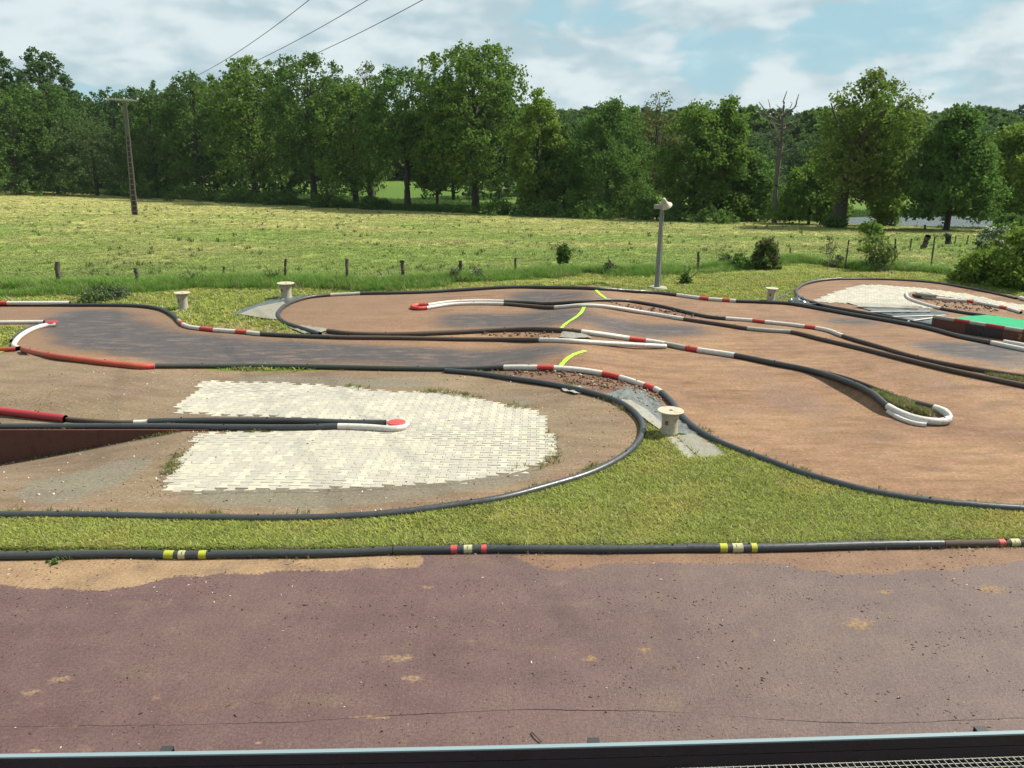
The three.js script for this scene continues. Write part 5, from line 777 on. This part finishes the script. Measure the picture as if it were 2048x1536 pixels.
// ---- woods on the hills, too far to tell apart
{
  const g = buildCrown({ h: 11, r: 5.4, cb: 0.0, prof: 'dome', tone: 'dark', tone2: 'mid', lobes: 14, leaves: 1300, size: 1.25, seed: 4242 }).crown, rg = rngOf(31), N = 4600, m = new THREE.InstancedMesh(g, LEAF, N), M4 = new THREE.Matrix4(), c = new THREE.Color(); let n = 0, tries = 0;
  while (n < N && tries++ < 60000) {
    const d = 185 + 900 * Math.pow(rg(), 1.5), x = (rg() * 2 - 1) * (d * 0.78 + 20), u = 1024 + F * x / d; if (d < 330 && u > 770 && u < 850) continue; if (fbm(x * 0.006 + 2, d * 0.006, 2) < -0.24 && d > 240) continue;
    const s = 0.75 + 0.6 * rg(); M4.compose(onGround(x, -d).add(new THREE.Vector3(0, -0.5, 0)), new THREE.Quaternion().setFromAxisAngle(new THREE.Vector3(0, 1, 0), rg() * 6.28), new THREE.Vector3(s * (0.9 + 0.4 * rg()), s * (0.8 + 0.4 * rg()), s)); m.setMatrixAt(n, M4); const k = 0.75 + 0.5 * rg(); m.setColorAt(n, c.setRGB(k, k * (0.92 + 0.12 * rg()), k * (0.9 + 0.3 * rg()))); n++;
  }
  m.count = n; m.name = 'distant_wood'; m.castShadow = m.receiveShadow = true; scene.add(m); tag(m, 'dark green woods covering the low hills on the skyline', 'woods', null, 'stuff');
}
// ---------------------------------------------------------------- grass
function tuft(blades, h, spread, w, seed, bend = 0.6) {
  const rg = rngOf(seed), pos = []; for (let i = 0; i < blades; i++) { const a = rg() * 6.28, r = spread * Math.sqrt(rg()), x = Math.cos(a) * r, z = Math.sin(a) * r, b = rg() * 6.28, hh = h * (0.55 + 0.6 * rg()), dx = Math.cos(b), dz = Math.sin(b), k = bend * hh * (0.3 + rg()), px = -dz * w / 2, pz = dx * w / 2; const mx = x + dx * k * 0.35, mz = z + dz * k * 0.35, my = hh * 0.6; pos.push(x - px, 0, z - pz, x + px, 0, z + pz, mx + px * 0.8, my, mz + pz * 0.8, x - px, 0, z - pz, mx + px * 0.8, my, mz + pz * 0.8, mx - px * 0.8, my, mz - pz * 0.8, mx - px * 0.8, my, mz - pz * 0.8, mx + px * 0.8, my, mz + pz * 0.8, x + dx * k, hh, z + dz * k); }
  const g = new THREE.BufferGeometry(); g.setAttribute('position', new THREE.Float32BufferAttribute(pos, 3)); g.computeVertexNormals(); return g;
}
const BLADE = new THREE.MeshPhysicalMaterial({ color: 0xffffff, roughness: 0.9, side: THREE.DoubleSide, transmission: 0.4, thickness: 0, specularIntensity: 0.3 });
function scatter(name, label, cat, geo, N, pick, seed, mat = BLADE) {
  const rg = rngOf(seed), m = new THREE.InstancedMesh(geo, mat, N), M4 = new THREE.Matrix4(), q = new THREE.Quaternion(), Y = new THREE.Vector3(0, 1, 0), e = new THREE.Euler(), c = new THREE.Color(); let n = 0, tries = 0;
  while (n < N && tries++ < N * 12) { const r = pick(rg); if (!r) continue; const [x, z, s, col, any, lift = 0] = r; if (any) { e.set(rg() * 6.28, rg() * 6.28, rg() * 6.28); q.setFromEuler(e); } else q.setFromAxisAngle(Y, rg() * 6.28); M4.compose(new THREE.Vector3(x, height(x, z) + lift, z), q, Array.isArray(s) ? new THREE.Vector3(...s) : new THREE.Vector3(s, s, s)); m.setMatrixAt(n, M4); m.setColorAt(n, c.setRGB(...col)); n++; }
  m.count = n; m.name = numbered(name); m.castShadow = m.receiveShadow = true; scene.add(m); return tag(m, label, cat, null, 'stuff');
}
const lawnColor = (x, z, rg) => { const dry = sstep(-0.1, 0.45, fbm(x * 0.7 + 40, z * 0.9, 4)) * 0.7 + rg() * 0.5 - 0.15, k = 0.45 + 1.0 * rg(); if (rg() < 0.12) return [0.42 * k, 0.39 * k, 0.19 * k]; return [mix(0.27, 0.40, dry) * k, mix(0.325, 0.355, dry) * k, mix(0.060, 0.09, dry) * k]; };
const isLawn = (x, z, e = 0.25) => !onSheet(x, z) && fDirtSoft(x, z) < e && z < frontZ(x) - 0.06;
scatter('short_grass', 'mown grass blades of the turf strips near the front pipe', 'grass', tuft(8, 0.046, 0.045, 0.010, 5, 1.4), 52000, rg => { const z = -8.7 - 4.6 * Math.pow(rg(), 1.2), x = (rg() * 2 - 1) * 8.6; if (!isLawn(x, z, 0.3) || fWorn(x, z) * 1.1 > 0.25 + rg()) return null; return [x, z, 0.7 + 0.6 * rg(), lawnColor(x, z, rg)]; }, 41);
scatter('short_grass', 'mown grass of the verge and middle turf farther off', 'grass', tuft(8, 0.055, 0.10, 0.017, 6, 1.4), 60000, rg => { const z = -13 - 22 * Math.pow(rg(), 1.1), x = (rg() * 2 - 1) * 24; if (z < lineZ(FENCE_LINE, x) - 0.3) return null; if (!isLawn(x, z, 0.3) || fWorn(x, z) > 0.25 + rg()) return null; return [x, z, 0.7 + 0.7 * rg(), lawnColor(x, z, rg)]; }, 42);
const fz = x => lineZ(FENCE_LINE, x);
scatter('long_grass', 'long uncut grass along the wooden meadow fence', 'long grass', tuft(12, 0.46, 0.14, 0.018, 7, 0.8), 30000, rg => { const x = -20 + 44 * rg(), o = (rg() + rg() - 1) * 1.4 + 0.75, z = fz(x) + o; if (fDirtSoft(x, z) > 0.12 || noise2(x * 0.5, z * 0.7) * 1.4 + rg() < 0.40) return null; const k = 0.75 + 0.5 * rg(), y = rg() < 0.12; return [x, z, (0.35 + 0.6 * rg()) * (1 - 0.25 * Math.abs(o - 0.6)), y ? [0.30 * k, 0.28 * k, 0.13 * k] : [0.13 * k, 0.25 * k, 0.035 * k]]; }, 43);
scatter('meadow_grass', 'cropped yellowish grass of the meadow', 'grass', tuft(10, 0.075, 0.24, 0.022, 8, 1.8), 120000, rg => { const d = 27.5 + 92 * Math.pow(rg(), 1.5), x = (rg() * 2 - 1) * (16 + d * 0.72), z = -d; if (z > fz(x) - 0.4 || d > 64 + 0.6 * Math.max(0, -x) + 30) return null; const a = fbm(x * 0.09, z * 0.14, 4) + 0.8 * fbm(x * 0.35 + 5, z * 0.5, 3), yel = sstep(-0.25, 0.45, a + 0.3 * (rg() - 0.5) + 0.012 * (d - 44)), k = (0.82 + 0.34 * rg()) * (1 - 0.28 * sstep(0.05, 0.4, fbm(x * 0.2 + 60, z * 0.32, 4))); return [x, z, 0.5 + 0.8 * rg(), [mix(0.185, 0.275, yel) * k, mix(0.245, 0.275, yel) * k, mix(0.062, 0.105, yel) * k]]; }, 44);
scatter('meadow_weed', 'scattered dark weeds and thistles in the meadow', 'weeds', tuft(14, 0.24, 0.15, 0.035, 9, 0.9), 1900, rg => { const d = 28 + 75 * Math.pow(rg(), 1.2), x = (rg() * 2 - 1) * (14 + d * 0.7), z = -d; if (z > fz(x) - 0.5 || d > 64 + 0.6 * Math.max(0, -x) + 20 || noise2(x * 0.15, z * 0.2) + rg() * 0.6 < 0.22) return null; const k = 0.6 + 0.6 * rg(); return [x, z, 0.4 + 0.9 * rg() * rg(), [0.09 * k, 0.14 * k, 0.035 * k]]; }, 45);
scatter('shade_grass', 'tall green grass at the foot of the wood', 'long grass', tuft(12, 0.7, 0.3, 0.05, 10, 0.6), 26000, rg => { const x = -95 + 160 * rg(), lim = 66 + 0.6 * Math.max(0, -x) + 28, d = lim - 4 + 16 * rg(); const z = -d; if (Math.hypot((x - 45) / 15, (d - 84) / 11) < 1) return null; const k = 0.7 + 0.5 * rg(); return [x, z, 0.6 + 0.7 * rg(), [0.07 * k, 0.14 * k, 0.026 * k]]; }, 46);
scatter('track_weed', 'small weeds and grass wisps at the pipe feet and paving edge', 'weeds', tuft(10, 0.07, 0.06, 0.008, 11, 0.8), 5200, rg => { const C = rg() < 0.5 ? G_EDGE[Math.floor(rg() * G_EDGE.length)] : G_EDGE2[Math.floor(rg() * G_EDGE2.length)]; const x = C[0] + (rg() - 0.5) * 0.26, z = C[1] + (rg() - 0.5) * 0.26; if (noise2(x * 1.1, z * 1.1) + rg() * 0.4 + (x > 5 ? 0.3 : 0) < 0.34) return null; const k = 0.7 + 0.6 * rg(); return [x, z, 0.4 + 0.7 * rg(), rg() < 0.5 ? [0.30 * k, 0.25 * k, 0.13 * k] : [0.12 * k, 0.17 * k, 0.03 * k]]; }, 47);
// ---- loose stones and clods
function lump(seed) { const g = new THREE.IcosahedronGeometry(1, 1), p = g.attributes.position; for (let i = 0; i < p.count; i++) { const x = p.getX(i), y = p.getY(i), z = p.getZ(i), k = 1 + 0.5 * noise3(x * 1.3 + seed, y * 1.3, z * 1.3); p.setXYZ(i, x * k, y * k * 0.65, z * k); } g.computeVertexNormals(); return g; }
const SOIL = new THREE.MeshStandardMaterial({ color: 0xffffff, roughness: 1 });
scatter('dirt_crumb', 'crumbs of soil and small stones on the reddish brown surface', 'soil crumbs', lump(1), 4200, rg => { const z = -5.0 - 3.8 * Math.pow(rg(), 0.9), x = (rg() * 2 - 1) * 5.6; if (z > -4.6 || z < frontZ(x) + 0.05) return null; const cl = fbm(x * 1.3 + 20, z * 1.9, 3); if (cl * 1.5 + rg() * 0.5 < 0.30) return null; const s = 0.0022 + 0.006 * Math.pow(rg(), 5), k = 0.6 + 0.8 * rg(), st = rg(); return [x, z, [s * (1.4 + 2 * rg()), s, s], st < 0.05 ? [0.42, 0.38, 0.33] : st < 0.5 ? [0.13 * k, 0.08 * k, 0.048 * k] : [0.062 * k, 0.036 * k, 0.026 * k], rg() < 0.2, 0.009]; }, 51, SOIL);
scatter('clod', 'heap of loose earth clods in the corner between the loop and kerb pipes', 'earth clods', lump(2), 2200, rg => { const p = G_TIP[Math.floor(rg() * G_TIP.length)], x = p[0] + (rg() - 0.5) * 0.3, z = p[1] + (rg() - 0.5) * 0.25; const s = 0.004 + 0.032 * Math.pow(rg(), 7), k = 0.6 + 0.8 * rg(); return [x, z, [s * 1.3, s, s], rg() < 0.12 ? [0.33, 0.27, 0.2] : [0.15 * k, 0.088 * k, 0.055 * k], true, s * 0.3]; }, 52, SOIL);
scatter('pebble', 'small pale pebbles scattered over the earth beside the pipes', 'pebbles', lump(3), 5200, rg => { let x, z; if (rg() < 0.55) { const C = G_EDGE[Math.floor(rg() * G_EDGE.length)]; x = C[0] + (rg() - 0.5) * 0.3; z = C[1] + (rg() - 0.5) * 0.3; } else { x = -9 + 15 * rg(); z = -9.6 - 8 * rg(); if (fLoop(x, z) < 0.5) return null; } const s = 0.004 + 0.012 * Math.pow(rg(), 3), k = 0.7 + 0.6 * rg(); return [x, z, [s * 1.3, s, s], rg() < 0.35 ? [0.42 * k, 0.38 * k, 0.30 * k] : [0.20 * k, 0.14 * k, 0.09 * k], true, s * 0.3]; }, 53, SOIL);
scatter('clod', 'brown earth clods on the far island and by the corner stake', 'earth clods', lump(4), 1000, rg => { const p = G_FAR[Math.floor(rg() * G_FAR.length)], x = p[0] + (rg() - 0.5) * 0.7, z = p[1] + (rg() - 0.5) * 0.5; const s = 0.007 + 0.035 * Math.pow(rg(), 5), k = 0.6 + 0.8 * rg(); return [x, z, [s * 1.3, s, s], [0.13 * k, 0.078 * k, 0.05 * k], true, s * 0.4]; }, 54, SOIL);
{ // a twig on the brown strip, and wood chips
  const b = P(1072, 1474, 0.02), c = new THREE.CatmullRomCurve3([new THREE.Vector3(-0.035, 0, -0.06), new THREE.Vector3(0, 0.01, 0), new THREE.Vector3(0.04, 0, 0.055)]); const o = thing('twig', 'short broken twig lying on the brown strip near the black board', 'twig', [b.x, b.y, b.z]); part('stick', tubeBetween(c, 0, 1, 0.006, 8, 6, true, true, 0.5), M.wood, o);
}
renderer();
function renderer() { const r = new THREE.WebGLRenderer({ antialias: true }); r.setSize(1024, 768); r.toneMapping = THREE.LinearToneMapping; r.toneMappingExposure = EXPOSURE; r.shadowMap.enabled = true; r.render(scene, camera); }
